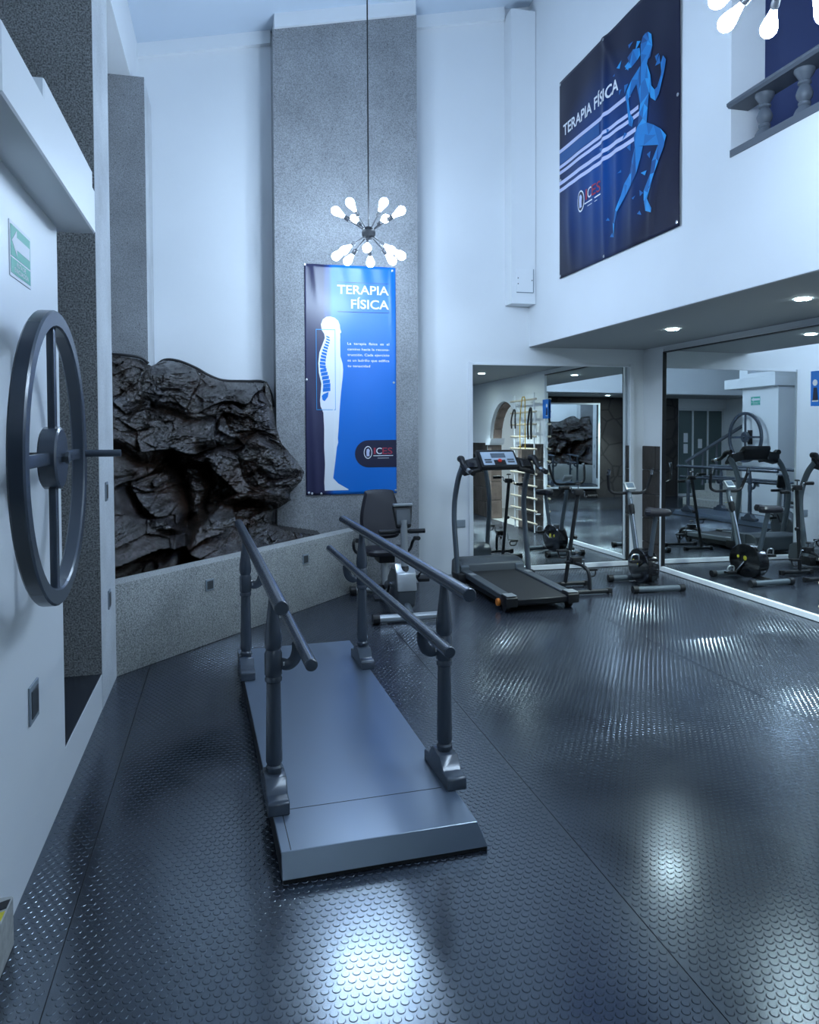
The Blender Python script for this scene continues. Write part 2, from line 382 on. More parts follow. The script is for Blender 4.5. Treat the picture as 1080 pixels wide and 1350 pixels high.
box(-.659, -.653, 7.222, YB-.002, 0, 4.735).obj('lit_side', 'gran_lit', c2)  # far column gets the same painted lit face
struct(c2, 'grey aggregate column behind the left end of the rock')
struct(box(-3.3, -.77, 5.17, YB, 4.74, 5.6).obj('trim_bulkhead', 'wall'), 'white bulkhead along the left edge of the ceiling')
struct(box(-1.75, -1.65, 5.17, 7.22, 0, 4.74).obj('wall_left_recess', 'wall'), 'white wall at the back of the rock recess')
struct(box(-3.4, -3.3, YN-.6, 5.2, 0, 5.4).obj('wall_left', 'wall'), 'white wall behind the stairs')
# low oblique planter wall
d = Vector((1.0, 1.112, 0)).normalized(); nrm = Vector((-d.y, d.x, 0)); p0 = Vector((XL, 5.165, 0)); Lw = 3.12
b = MB(); q = [p0, p0+d*Lw, p0+d*Lw+nrm*.16, p0+nrm*.16-d*.16]
zt0, zt1 = .60, .60
b.add([(*q[i].xy, 0) for i in range(4)]+[(*q[i].xy, .60) for i in range(4)], [(0,3,2,1),(4,5,6,7),(0,1,5,4),(1,2,6,5),(2,3,7,6),(3,0,4,7)])
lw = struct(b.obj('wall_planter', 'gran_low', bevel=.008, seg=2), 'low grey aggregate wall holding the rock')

# wall behind the camera, glass doors, stairs (seen in the mirrors)
wb = struct(box(-1.9, XR, YN-.15, YN, 0, 2.6).obj('wall_behind', 'masonry'), 'dark stone wall behind the viewpoint')
mb_ = root('wall_mirror', 'white framed mirror hanging on the dark stone wall, seen in the reflections', 'mirror', (1.12, YN+.12, .24), R(-8))
box(-.66, .66, .012, .022, .04, 2.06).obj('glass', 'mirror', mb_, smooth=False)
for a in ((-.70, -.66, 0, .035, 0, 2.10), (.66, .70, 0, .035, 0, 2.10), (-.66, .66, 0, .035, 0, .04), (-.66, .66, 0, .035, 2.06, 2.10)):
    box(*a).obj('frame_bar', 'alu', mb_)
struct(box(-3.3, -1.9, YN-.2, YN, 2.25, 2.6).obj('wall_door_lintel', 'wall'), 'white lintel over the glass doors')
dr = bpy.data.objects.new('door_1', None); COL.objects.link(dr); dr.location = (-2.6, YN-.1, 0); struct(dr, 'dark glass entrance doors with white frames')
for k in range(3):
    x = -.66+k*.44
    box(x+.02, x+.42, -.006, .006, .06, 2.22).obj('glass_pane', 'glass', dr, smooth=False)
for k in range(4): box(-.68+k*.44, -.64+k*.44, -.03, .03, 0, 2.25).obj('door_frame', 'alu', dr)
box(-.68, .70, -.03, .03, 0, .06).obj('door_sill', 'alu', dr); box(-.68, .70, -.03, .03, 2.20, 2.25).obj('door_head', 'alu', dr)
for x, z in ((0.0, 1.35), (.42, 1.5), (.42, 1.22)):
    box(x-.06, x+.06, .007, .010, z-.12, z+.12).obj('notice', 'white', dr, smooth=False)
st = bpy.data.objects.new('trim_stairs', None); COL.objects.link(st); st.location = (XL, 1.2, 0); struct(st, 'granite stairs going up beside the pillar')
def S(x0, x1, y0, y1, z0, z1): return box(x0-XL, x1-XL, y0-1.2, y1-1.2, z0, z1)
for k in range(7): S(-.65-.28*k, -2.9, .6, 2.545, .155*k, .155*(k+1)).obj('step', 'tread', st, bevel=.004, seg=1)
for k in range(9):
    y = 2.0+k*.06
    MB().prism([(-.72, y-.03), (-.653, y+.0), (-.653, y+.045), (-.72, y+.015)], .155, .157, 'z').obj('hazard_stripe', 'yellow' if k % 2 else 'black', st, smooth=False, loc=(.69, -1.2, 0))
MB().tube([(-.05, -.62, .95), (-2.1, -.62, 2.1)], .04, 8).obj('handrail', 'rail', st)
for k in range(6):
    x = -.12-k*.36; MB().lathe([(.03, 0), (.03, .05), (.018, .1), (.035, .35), (.018, .6), (.03, .78)], 10, (x, -.62, .16+(-x)*.55)).obj('baluster', 'rail', st)

# ------------------------------------------------------------------ rock
OUT = [(-.96,7.1,2.25),(-.835,7.1,2.239),(-.713,7.15,2.225),(-.645,7.2,2.177),(-.60,7.7,2.225),(-.555,7.8,2.264),(-.426,7.8,2.258),(-.261,7.8,2.194),(-.139,7.8,2.12),(.007,7.8,2.069),(.229,7.8,2.064),(.416,7.8,2.058),(.454,7.7,1.939),(.47,7.5,1.797),(.49,7.45,1.635),(.547,7.4,1.451),(.668,7.3,1.307),(.748,7.25,1.185),(.714,7.2,1.095),(.606,7.2,.99),(.612,7.2,.918),(.442,7.2,.816),(.427,7.2,.709),(.525,7.2,.648),(.90,7.2,.582),(.90,7.1,.36),(.019,6.3,.22),(-.413,5.85,.18),(-.71,5.45,.16),(-1.0,5.4,.16),(-1.05,6.2,1.4)]
CREV = [(.05, .28, [(-.87,1.453),(-.66,1.319),(-.443,1.353),(-.391,1.162),(-.331,.893),(-.28,.487)]), (.035, .14, [(-.874,1.173),(-.679,1.225),(-.463,1.259)]),
 (.04, .17, [(-.217,1.436),(.041,1.454),(.202,1.514),(.324,1.544),(.507,1.428)]), (.05, .22, [(-.322,.807),(-.144,.914),(.155,.926),(.44,.865)]), (.045, .20, [(-.752,1.083),(-.685,.973),(-.568,.807),(-.292,.696)]),
 (.03, .12, [(-.8,1.763),(-.665,1.845),(-.472,1.764),(-.296,1.682),(.003,1.702)]), (.03, .13, [(-.157,1.297),(-.14,1.095),(-.182,.855)]), (.03, .10, [(.325,1.196),(.449,1.088),(.681,1.189)])]
def make_rock():
    P = np.array(OUT); px, pz = P[:, 0], P[:, 2]
    nx, nz = 330, 300
    gx = np.linspace(-1.08, .95, nx); gz = np.linspace(.14, 2.30, nz); X, Z = np.meshgrid(gx, gz)
    # densify outline
    D = []
    for i in range(len(P)):
        a, b = P[i], P[(i+1) % len(P)]
        for k in range(8): D.append(a+(b-a)*k/8)
    D = np.array(D)
    d2 = (X[..., None]-D[:, 0])**2+(Z[..., None]-D[:, 2])**2
    dist = np.sqrt(d2.min(-1)); W = 1/(d2+.004)**1.4; Yb = (W*D[:, 1]).sum(-1)/W.sum(-1)
    ins = np.zeros_like(X, bool)
    for i in range(len(P)):
        x0, z0, x1, z1 = px[i], pz[i], px[(i+1) % len(P)], pz[(i+1) % len(P)]
        c = ((z0 > Z) != (z1 > Z)) & (X < (x1-x0)*(Z-z0)/(z1-z0+1e-9)+x0); ins ^= c
    rng = np.random.default_rng(11)
    wx = np.zeros_like(X); wz = np.zeros_like(X); rid = np.zeros_like(X); fin = np.zeros_like(X)
    for j in range(nz):
        for i in range(nx):
            if not ins[j, i]: continue
            p = Vector((X[j, i]*1.6, Z[j, i]*1.6, 3.1)); wx[j, i] = noise.noise(p*2.3); wz[j, i] = noise.noise(p*2.3+Vector((7, 3, 1)))
            rid[j, i] = noise.ridged_multi_fractal(Vector((p.x*2.2, p.y*4.6, 1.3))+Vector((wx[j, i], wz[j, i], 0))*.6, .75, 2.1, 6, 1., 2.)
            fin[j, i] = noise.fractal(p*8, .7, 2.0, 4) if ins[j, i] else 0
    disp = np.zeros_like(X)
    for n, off, tilt, warp in ((14, .15, .5, .13), (45, .05, .45, .09), (150, .012, .35, .05)):
        sx = rng.uniform(-1.1, 1.0, n); sz = rng.uniform(.3, 2.4, n); so = rng.uniform(-off, off, n); tx = rng.normal(0, tilt*.6, n); tz = rng.normal(0, tilt*.6, n)
        xx = X+wx*warp; zz = Z+wz*warp
        dd = (xx[..., None]-sx)**2+((zz[..., None]-sz)*1.7)**2; k = dd.argmin(-1)
        disp += so[k]+tx[k]*(X-sx[k])+tz[k]*(Z-sz[k])
    # deep crevices between the main masses
    for wd, dp, pts in CREV:
        best = np.full_like(X, 9.)
        for (xa, za), (xb, zb) in zip(pts[:-1], pts[1:]):
            ux, uz = xb-xa, zb-za; tt = np.clip(((X+wx*.05-xa)*ux+(Z+wz*.05-za)*uz)/(ux*ux+uz*uz), 0, 1)
            best = np.minimum(best, np.hypot(X+wx*.05-xa-tt*ux, Z+wz*.05-za-tt*uz))
        disp += dp*np.exp(-(best/wd)**1.5)
    disp = disp*(1-np.exp(-dist/.10))
    Y = Yb - .22*(1-np.exp(-dist/.18)) + disp - .040*(rid-1.0)*(1-np.exp(-dist/.05)) + .020*fin
    Y = np.where(X > .40, np.minimum(Y, 7.52), Y); Y = np.minimum(Y, 7.86)
    Y = np.where((X < -.64) & (Z < 5), np.minimum(Y, 7.20), Y)
    low = 5.17+(X+.69)*1.112+.26
    Y = np.where(Z < .64, np.maximum(Y, low), Y); Y = np.where(Z >= .64, np.maximum(Y, low-.12), Y)
    V = np.stack([X, Y, Z], -1).reshape(-1, 3)
    fs = []
    for j in range(nz-1):
        for i in range(nx-1):
            if ins[j, i] and ins[j+1, i] and ins[j, i+1] and ins[j+1, i+1]:
                a = j*nx+i; fs.append((a, a+1, a+nx+1, a+nx))
    me = bpy.data.meshes.new('rock'); me.from_pydata(V.tolist(), [], fs)
    bm = bmesh.new(); bm.from_mesh(me)
    bmesh.ops.delete(bm, geom=[v for v in bm.verts if not v.link_faces], context='VERTS')
    be = [e for e in bm.edges if len(e.link_faces) == 1]
    r = bmesh.ops.extrude_edge_only(bm, edges=be)
    for v in [g for g in r['geom'] if isinstance(g, bmesh.types.BMVert)]:
        lim = 7.54 if v.co.x > .42 else (7.21 if v.co.x < -.645 else 7.875)
        v.co.y = max(v.co.y, min(v.co.y+.5, lim))
    bmesh.ops.recalc_face_normals(bm, faces=bm.faces)
    bm.to_mesh(me); bm.free()
    me.polygons.foreach_set('use_smooth', [True]*len(me.polygons)); me.set_sharp_from_angle(angle=R(38))
    me.materials.append(M['rock'])
    o = bpy.data.objects.new('boulder', me); COL.objects.link(o)
    return tag(o, 'huge dark craggy rock behind the low grey wall', 'rock')
rock = make_rock()
MB().tube(bez([(-.98,7.12,2.262),(-.835,7.12,2.252),(-.713,7.17,2.238),(-.650,7.2,2.19)], 5), .013, 8).obj('edge_cord', 'cable', rock)
MB().tube(bez([(-.64,7.84,2.22),(-.555,7.85,2.28),(-.426,7.85,2.272),(-.261,7.85,2.206),(-.139,7.85,2.135),(.007,7.85,2.083),(.229,7.85,2.078),(.40,7.85,2.072),(.47,7.83,1.96),(.488,7.7,1.82)], 5), .013, 8).obj('edge_cord', 'cable', rock)

# ------------------------------------------------------------------ mirrors on back and right walls (each leans back a hair)
def big_mirror(name, label, loc, rotz, wd, ht, tilt):
    r = root(name, label, 'mirror', loc, rotz); r.rotation_euler = (-tilt, 0, rotz)
    box(0, wd, -.012, -.004, .05, ht).obj('glass', 'mirror', r, smooth=False)
    box(-.045, 0, -.03, .0, 0, ht+.03).obj('frame_bar', 'alu', r, bevel=.003, seg=1); box(wd, wd+.045, -.03, .0, 0, ht+.03).obj('frame_bar', 'alu', r, bevel=.003, seg=1)
    box(0, wd, -.03, .0, .0, .05).obj('frame_bar', 'alu', r, bevel=.003, seg=1); box(0, wd, -.02, .0, ht, ht+.022).obj('frame_bar', 'alu', r, bevel=.003, seg=1)
    return r
big_mirror('wall_mirror', 'big white framed mirror on the back wall behind the treadmill', (2.635, YB-.012, 0.004), 0, 1.90, 2.275, .006)
m2 = big_mirror('wall_mirror', 'big mirror on the right wall reflecting the exercise bike', (XR-.012, 7.44, 0.004), -math.pi/2, 2.30, 2.41, .006)
box(-.001, .007, -.034, -.012, .05, 2.41).obj('edge_strip', 'black', m2); box(0, 2.3, -.034, -.012, 2.404, 2.414).obj('edge_strip', 'black', m2)
ps = root('poster', 'small blue poster with a white figure stuck on the right mirror', 'poster', (XR-.030, 5.27, 1.76))
box(-.002, .002, -.20, .005, 0, .285).obj('sheet', 'blue', ps, smooth=False)
MB().lathe([(.026, 0), (.026, .002)], 16, (-.004, -.045, .19), (-1, 0, 0)).obj('figure_head', 'white', ps)
MB().prism([(-.075, .045), (-.06, .15), (-.03, .15), (-.02, .045)], -.006, -.003, 'x').obj('figure_body', 'navy', ps, smooth=False)
MB().prism([(-.08, .035), (-.08, .048), (-.015, .048), (-.015, .035)], -.006, -.003, 'x').obj('figure_shoes', 'white', ps, smooth=False)

# ------------------------------------------------------------------ lettering
def text_polys(body, bold=0.):
    cu = bpy.data.curves.new('t', 'FONT'); cu.body = body; cu.size = 1; cu.offset = bold; cu.resolution_u = 4; cu.fill_mode = 'FRONT'
    ob = bpy.data.objects.new('t', cu); COL.objects.link(ob); dg = bpy.context.evaluated_depsgraph_get(); dg.update()
    me = bpy.data.meshes.new_from_object(ob.evaluated_get(dg))
    v = [tuple(p.co)[:2] for p in me.vertices]; f = [tuple(p.vertices) for p in me.polygons]
    bpy.data.objects.remove(ob); bpy.data.curves.remove(cu); bpy.data.meshes.remove(me)
    return v, f
def lettering(name, body, x0, x1, y0, y1, m, parent, place, bold=0., keep=None, split=False):
    """text fitted to a rectangle of print coordinates; place(a,b) -> local point on the print"""
    v, f = text_polys(body, bold)
    xs = [p[0] for p in v]; ys = [p[1] for p in v]; a, b, c, d_ = min(xs), max(xs), min(ys), max(ys)
    if keep: c, d_ = keep
    vv = [place(x0+(p[0]-a)/(b-a)*(x1-x0), y0+(p[1]-c)/(d_-c)*(y1-y0)) for p in v]
    if split:
        # one object per letter: join islands whose horizontal spans overlap
        par = list(range(len(v)))
        def fd(i):
            while par[i] != i: i = par[i]
            return i
        for q in f:
            for k in q[1:]: par[fd(k)] = fd(q[0])
        isl = {}
        for i in range(len(v)): isl.setdefault(fd(i), []).append(i)
        G = []
        for ids in sorted(isl.values(), key=lambda l: min(v[i][0] for i in l)):
            lo, hi = min(v[i][0] for i in ids), max(v[i][0] for i in ids)
            if G and lo < G[-1][1]-.06 and (hi-lo < .3 or G[-1][1]-G[-1][0] < .3) and (lo > G[-1][0]-.02 and hi < G[-1][1]+.12): G[-1] = (min(lo, G[-1][0]), max(hi, G[-1][1]), G[-1][2]+ids)
            else: G.append((lo, hi, ids))
        for lo, hi, ids in G:
            mp = {i: k for k, i in enumerate(ids)}
            MB().add([vv[i] for i in ids], [tuple(mp[i] for i in q) for q in f if q[0] in mp]).obj('letter', m, parent, smooth=False)
        return
    o = MB().add(vv, f).obj(name, m, parent, smooth=False)
    if len(body) > 1: o['kind'] = 'stuff'
    return o
def flat(name, poly, m, parent, place, mats=None):
    bm = bmesh.new(); vs = [bm.verts.new(place(a, b)) for a, b in poly]; fc = bm.faces.new(vs)
    bmesh.ops.triangulate(bm, faces=[fc])
    me = bpy.data.meshes.new(name)
    if mats:
        if len(poly) > 5: bmesh.ops.subdivide_edges(bm, edges=[e for e in bm.edges if len(e.link_faces) == 2 and e.calc_length() > .16], cuts=1); bmesh.ops.triangulate(bm, faces=bm.faces)
        for fq in bm.faces: fq.material_index = random.randrange(len(mats))
    bm.to_mesh(me); bm.free()
    for q in (mats or [m]): me.materials.append(M[q])
    o = bpy.data.objects.new(name, me); COL.objects.link(o); o.parent = parent; return o
def ring(cx, cy, rx, ry, n=28): return [(cx+rx*math.cos(2*math.pi*i/n), cy+ry*math.sin(2*math.pi*i/n)) for i in range(n)]

def banner_mat(name, kind):
    """flat print of the banner: two plain colours with a soft printed blend"""
    m = bpy.data.materials.new(name); m.use_nodes = True; nt = m.node_tree; b = nt.nodes['Principled BSDF']
    b.inputs['Roughness'].default_value = .34; b.inputs['Specular IOR Level'].default_value = .6 if kind == 1 else .22
    uv = nt.nodes.new('ShaderNodeUVMap'); sp = nt.nodes.new('ShaderNodeSeparateXYZ'); nt.links.new(uv.outputs[0], sp.inputs[0])
    cr = nt.nodes.new('ShaderNodeValToRGB'); e = cr.color_ramp.elements
    if kind == 1:
        e[0].position = .20; e[0].color = (.022, .022, .070, 1); e[1].position = .30; e[1].color = (.003, .155, .60, 1)
        e.new(.26).color = (.012, .06, .26, 1)
        nt.links.new(sp.outputs[0], cr.inputs[0]); nt.links.new(cr.outputs[0], b.inputs['Base Color'])
    else:
        # navy ground with a blue glow printed at left centre
        mp = nt.nodes.new('ShaderNodeVectorMath'); mp.operation = 'DISTANCE'; mp.inputs[1].default_value = (.42, .42, 0); nt.links.new(uv.outputs[0], mp.inputs[0])
        e[0].position = .08; e[0].color = (.004, .055, .24, 1); e[1].position = .50; e[1].color = (.010, .011, .034, 1)
        nt.links.new(mp.outputs['Value'], cr.inputs[0]); nt.links.new(cr.outputs[0], b.inputs['Base Color'])
    return m
def banner_sheet(parent, W, H, place, m, nu=60, nv=80):
    me = bpy.data.meshes.new('sheet'); vs = [place(i/nu, j/nv, 0) for j in range(nv+1) for i in range(nu+1)]
    fs = [(j*(nu+1)+i, j*(nu+1)+i+1, (j+1)*(nu+1)+i+1, (j+1)*(nu+1)+i) for j in range(nv) for i in range(nu)]
    me.from_pydata(vs, [], fs); uv = me.uv_layers.new(name='UVMap')
    for p in me.polygons:
        for li, vi in zip(p.loop_indices, p.vertices): uv.data[li].uv = ((vi % (nu+1))/nu, (vi//(nu+1))/nv)
    me.polygons.foreach_set('use_smooth', [True]*len(me.polygons)); me.materials.append(m)
    o = bpy.data.objects.new('sheet', me); COL.objects.link(o); o.parent = parent
    so = o.modifiers.new('thickness', 'SOLIDIFY'); so.thickness = .002; so.offset = -1
    return o
# --- blue spine banner on the column: local x right, -y towards the room, z up
B1W, B1H = .92, 2.285
b1 = root('banner', 'blue vertical banner with a white figure and spine on the grey column', 'banner', (.79, YC, .935))
def b1wave(u, v):
    w_ = .004*math.sin(9*u+2)*math.sin(7*v) + .010*math.exp(-((u-.06-.10*(.5-v))/.035)**2)*max(0, min(1, (.5-v)*4))
    w_ += .007*math.exp(-((u-.10-.25*(1-v))/.03)**2)*max(0, (v-.80)*5) + .006*math.exp(-((u-.95)/.02)**2)*max(0, min(1, (v-.6)*4)) + .004*math.sin(26*u+11*v)*math.exp(-((1-v)/.10)**2)
    return w_
def P1(u, v, lift=.0025): return (u*B1W, -.012-b1wave(u, v)-lift, v*B1H)
sh1 = banner_sheet(b1, B1W, B1H, lambda u, v, l: P1(u, v, 0), banner_mat('spine_banner_print', 1))
C1 = lambda x, y: ((x-90)/512., 1-(y-38)/1282.)
pl1 = lambda a, b: P1(a, b)
SIL = [(230,325),(255,332),(274,348),(283,372),(284,388),(291,412),(284,418),(285,440),(284,453),(255,455),(252,475),(262,500),(285,545),(297,585),(300,620),(297,665),(288,740),(280,830),(273,940),(268,1005),(270,1028),(262,1055),(252,1140),(240,1228),(268,1258),(305,1280),(325,1292),(325,1297),(192,1297),(190,1250),(195,1150),(191,1060),(192,950),(188,862),(173,825),(170,795),(181,762),(178,700),(165,640),(162,585),(169,525),(190,470),(199,445),(196,422),(183,402),(178,370),(189,343),(208,328)]
flat('figure', [C1(*p) for p in SIL], 'white', b1, pl1)
sp_ = [(216,440),(217,455),(214,470),(209,485),(204,500),(199,516),(195,533),(191,550),(188,568),(186,587),(187,606),(190,625),(195,645),(201,666),(206,688),(208,710),(207,732)]
for k, (x, y) in enumerate(sp_):
    h = 4+k*.42; wv = 9+k*.75; s = 4 if k < 8 else (2 if k < 11 else -3)
    flat('vertebra', [C1(x-wv, y-h-s), C1(x+wv, y-h+s), C1(x+wv, y+h+s), C1(x-wv, y+h-s)], 'blue', b1, lambda a, b: P1(a, b, .0038))
flat('sacrum', [C1(*p) for p in ((188,758),(218,745),(214,772),(198,780),(196,797),(184,790),(180,768))], 'blue', b1, lambda a, b: P1(a, b, .0038))
for a in (((150,397),(257,397),(257,400),(150,400)), ((150,843),(257,843),(257,846),(150,846)), ((150,397),(152.5,397),(152.5,846),(150,846)), ((254.5,397),(257,397),(257,846),(254.5,846))):
    flat('frame_line', [C1(*p) for p in a], 'runD', b1, lambda a, b: P1(a, b, .0042))
def L1(name, body, x0, x1, y0, y1, m, bold=0., keep=None, lift=.003, split=False):
    a, b = C1(x0, y1); c, d_ = C1(x1, y0); return lettering(name, body, a, c, b, d_, m, b1, lambda p, q: P1(p, q, lift), bold, keep, split)
CAPS = text_polys('H', .02)[0]; K = (min(p[1] for p in CAPS), max(p[1] for p in CAPS))
L1('lettering', 'TERAPIA', 270, 562, 147, 197, 'white', .017, K, split=True); L1('lettering', 'FÍSICA', 347, 562, 226, 277, 'white', .017, K, split=True)
for k, (s, x1) in enumerate((('La  terapia  física  es  el', 563), ('camino hacia la recons-', 563), ('trucción. Cada ejercicio', 563), ('es un ladrillo que edifica', 563), ('tu tenacidad', 453))):
    L1('lettering', s, 325, x1, 466+k*31.3, 480+k*31.3, 'white', .012, K)
for y in (131, 295): flat('rule_line', [C1(270, y), C1(562, y), C1(562, y+2), C1(270, y+2)], 'navy', b1, pl1)
pill = [C1(602, 1016), C1(602, 1171)] + [C1(440-77*math.cos(t), 1093.5+77*math.sin(t)) for t in [math.pi/2*(1-2*i/14) for i in range(15)]]
flat('logo_panel', pill, 'navy', b1, pl1)
def logo(parent, place, cx, cy, rx, ry, asp, I, Lr, ln, lf):
    """oval crest, ICES letters and two thin lines"""
    flat('crest_rim', ring(cx, cy, rx, ry), 'white', parent, lambda a, b: place(a, b, lf)); flat('crest_field', ring(cx, cy, rx*.84, ry*.86), 'navy', parent, lambda a, b: place(a, b, lf+.0012))
    flat('crest_bust', [(cx-rx*.35, cy-ry*.6), (cx+rx*.35, cy-ry*.6), (cx+rx*.3, cy-ry*.1), (cx+rx*.42, cy+ry*.35), (cx+rx*.1, cy+ry*.62), (cx-rx*.3, cy+ry*.5), (cx-rx*.4, cy+ry*.1)], 'palestripe', parent, lambda a, b: place(a, b, lf+.0022))
    x = I[0]; wtot = I[1]-I[0]; q = lambda a, b: place(a, b, lf+.001)
    for ch, wd, m in (('I', .10, 'redprint'), ('C', .30, 'white'), ('E', .25, 'redprint'), ('S', .25, 'redprint')):
        lettering('lettering', ch, x, x+wd*wtot, Lr[0], Lr[1], m, parent, q, .004); x += (wd+.033)*wtot
    for (a, b, y, h) in ln: flat('logo_line', [(a, y), (b, y), (b, y+h), (a, y+h)], 'white', parent, q)
u0, v0 = C1(437, 1086)
logo(b1, P1, u0, v0, 24/512, 36/1282, 1, (C1(470, 0)[0], C1(578, 0)[0]), (C1(0, 1096)[1], C1(0, 1060)[1]), ((C1(468, 0)[0], C1(582, 0)[0], C1(0, 1107)[1], .003), (C1(492, 0)[0], C1(558, 0)[0], C1(0, 1120)[1], .0015)), .0035)
for x, y in ((92, 42), (585, 55), (97, 678), (588, 690), (105, 1307), (122, 1311), (173, 1314), (595, 1305)):
    u, v = C1(x, y); MB().lathe([(.011, 0), (.012, .002), (.004, .004)], 12, P1(u, v, .002), (0, -1, 0)).obj('grommet', 'zinc', b1)

# --- navy runner banner on the gallery wall: u runs towards the camera (-Y), v up
B2W, B2H = 2.06, 1.94
b2 = root('banner', 'navy banner with a blue faceted runner high on the right wall', 'banner', (XM, 7.06, 3.08))
def b2wave(u, v):
    w_ = 0
    for c, a, wd, lo, hi in ((.10, .012, .03, 0, .5), (.22, .006, .03, 0, .55), (.35, .008, .03, 0, .65), (.45, .020, .022, 0, 1.), (.56, .014, .025, 0, .6), (.70, .012, .03, 0, .35), (.84, .010, .02, 0, .3)):
        if lo <= v <= hi: w_ += a*math.exp(-((u-c-.05*(v-.5)*(c-.45)*4)/wd)**2)*math.sin(math.pi*min(1, (v-lo)/(hi-lo)*.9+.08))
    w_ += .014*math.exp(-((u-.45-.55*(.98-v))/.02)**2)*max(0, min(1, (v-.70)*4)) + .004*math.sin(21*u)*math.sin(9*v)
    return w_
def P2(u, v, lift=.003): return (-.014-b2wave(u, v)-lift, -u*B2W, v*B2H)
banner_sheet(b2, B2W, B2H, lambda u, v, l: P2(u, v, 0), banner_mat('runner_banner_print', 2), 110, 60)
def strip(name, u0, u1, v, h, m, lift=.003):
    n = 60; vs = [P2(u0+(u1-u0)*i/n, v+s*h/2, lift) for i in range(n+1) for s in (-1, 1)]
    return MB().add(vs, [(2*i, 2*i+2, 2*i+3, 2*i+1) for i in range(n)]).obj(name, m, b2)
strip('blue_band', .005, .40, .608, .055, 'runC', .0026)
for u1, v, h in ((.66, .647, .019), (.72, .568, .017), (.73, .539, .017), (.70, .485, .019), (.70, .449, .019)): strip('stripe', .003, u1, v, h, 'palestripe')
lettering('lettering', 'TERAPIA FÍSICA', .047, .565, .709, .765, 'white', b2, lambda a, b: P2(a, b, .004), .020, K, True)
RUN = dict(
 hair=[(.731,.805),(.683,.822),(.639,.810),(.658,.780),(.620,.768),(.670,.754),(.713,.763),(.735,.773)],
 arm_back=[(.735,.729),(.671,.703),(.633,.672),(.621,.650),(.640,.566),(.647,.522),(.672,.505),(.684,.534),(.659,.565),(.646,.632),(.683,.656),(.726,.677)],
 leg_back=[(.697,.415),(.757,.392),(.739,.351),(.710,.294),(.673,.258),(.623,.226),(.564,.180),(.544,.137),(.531,.076),(.521,.143),(.550,.192),(.590,.243),(.616,.284),(.660,.311),(.672,.361)],
 head=[(.772,.843),(.789,.840),(.812,.818),(.820,.769),(.807,.730),(.790,.729),(.784,.714),(.743,.732),(.739,.777),(.739,.817),(.754,.839)],
 torso=[(.743,.732),(.784,.714),(.810,.657),(.819,.611),(.802,.589),(.794,.534),(.785,.475),(.715,.488),(.727,.536),(.736,.572),(.720,.626),(.708,.665),(.726,.704)],
 arm_front=[(.813,.616),(.841,.584),(.858,.586),(.885,.628),(.879,.669),(.895,.692),(.914,.667),(.904,.631),(.869,.553),(.847,.537),(.814,.564),(.802,.596)],
 shin=[(.916,.374),(.902,.335),(.865,.292),(.838,.256),(.799,.204),(.787,.168),(.822,.119),(.819,.103),(.776,.122),(.764,.169),(.764,.209),(.810,.259),(.820,.308),(.865,.356)],
 thigh=[(.785,.477),(.836,.447),(.881,.414),(.918,.373),(.908,.352),(.870,.354),(.763,.392),(.697,.413),(.688,.457),(.715,.489)])
for k, (n_, p) in enumerate(RUN.items()): flat('runner_'+n_, p, None, b2, lambda a, b, k=k: P2(a, b, .0035+.0005*k), ['runA', 'runB', 'runA', 'runD', 'runB', 'runC'])
for (u, v) in [(.664,.851),(.716,.830),(.575,.805),(.528,.787),(.851,.711),(.863,.681),(.624,.695),(.578,.697),(.481,.564),(.615,.493),(.653,.430),(.583,.347),(.800,.345),(.763,.279),(.698,.198),(.743,.202),(.482,.170),(.517,.090),(.734,.127),(.639,.779),(.42,.50),(.49,.47)]:
    a = random.uniform(0, 6.28); r_ = random.uniform(.011, .024)
    flat('runner_shard', [(u+r_*math.cos(a+t), v+r_*math.sin(a+t)*(.5 if t else 1.2)) for t in (0, 2.2, 4.0)], None, b2, lambda a_, b_: P2(a_, b_, .004), ['runB', 'runD'][:1+random.randrange(2)])
logo(b2, P2, .233, .327, .033, .052, 1, (.278, .418), (.318, .368), ((.267, .421, .300, .006), (.296, .39, .284, .003)), .005)
for u, v in ((.012, .985), (.45, .985), (.985, .985), (.985, .5), (.985, .018), (.45, .012), (.012, .012), (.015, .5)):
    MB().lathe([(.013, 0), (.014, .003), (.005, .005)], 12, P2(u, v, .002), (-1, 0, 0)).obj('grommet', 'zinc', b2)

# ------------------------------------------------------------------ balcony balustrade
bl = root('balustrade', 'grey balustrade with turned balusters in the upper opening', 'balustrade', (XM, OY1, OZ0))
MB().prism([(-.02, .285), (-.035, .30), (-.035, .315), (-.01, .335), (.11, .335), (.14, .30), (.13, .285)], -(OY1-OY0), .0, 'y').obj('rail', 'rail', bl, smooth=False)
box(-.008, .16, -(OY1-OY0), 0, -.035, .012).obj('plinth', 'rail', bl)
prof = [(.058,.012),(.058,.03),(.048,.05),(.030,.07),(.036,.078),(.036,.09),(.028,.096),(.044,.118),(.049,.142),(.038,.172),(.028,.192),(.038,.20),(.038,.213),(.028,.22),(.038,.235),(.052,.258),(.058,.268),(.058,.287)]
for k in range(4): MB().lathe(prof, 16, (.06, -.25-k*.34, 0)).obj('baluster', 'rail', bl)

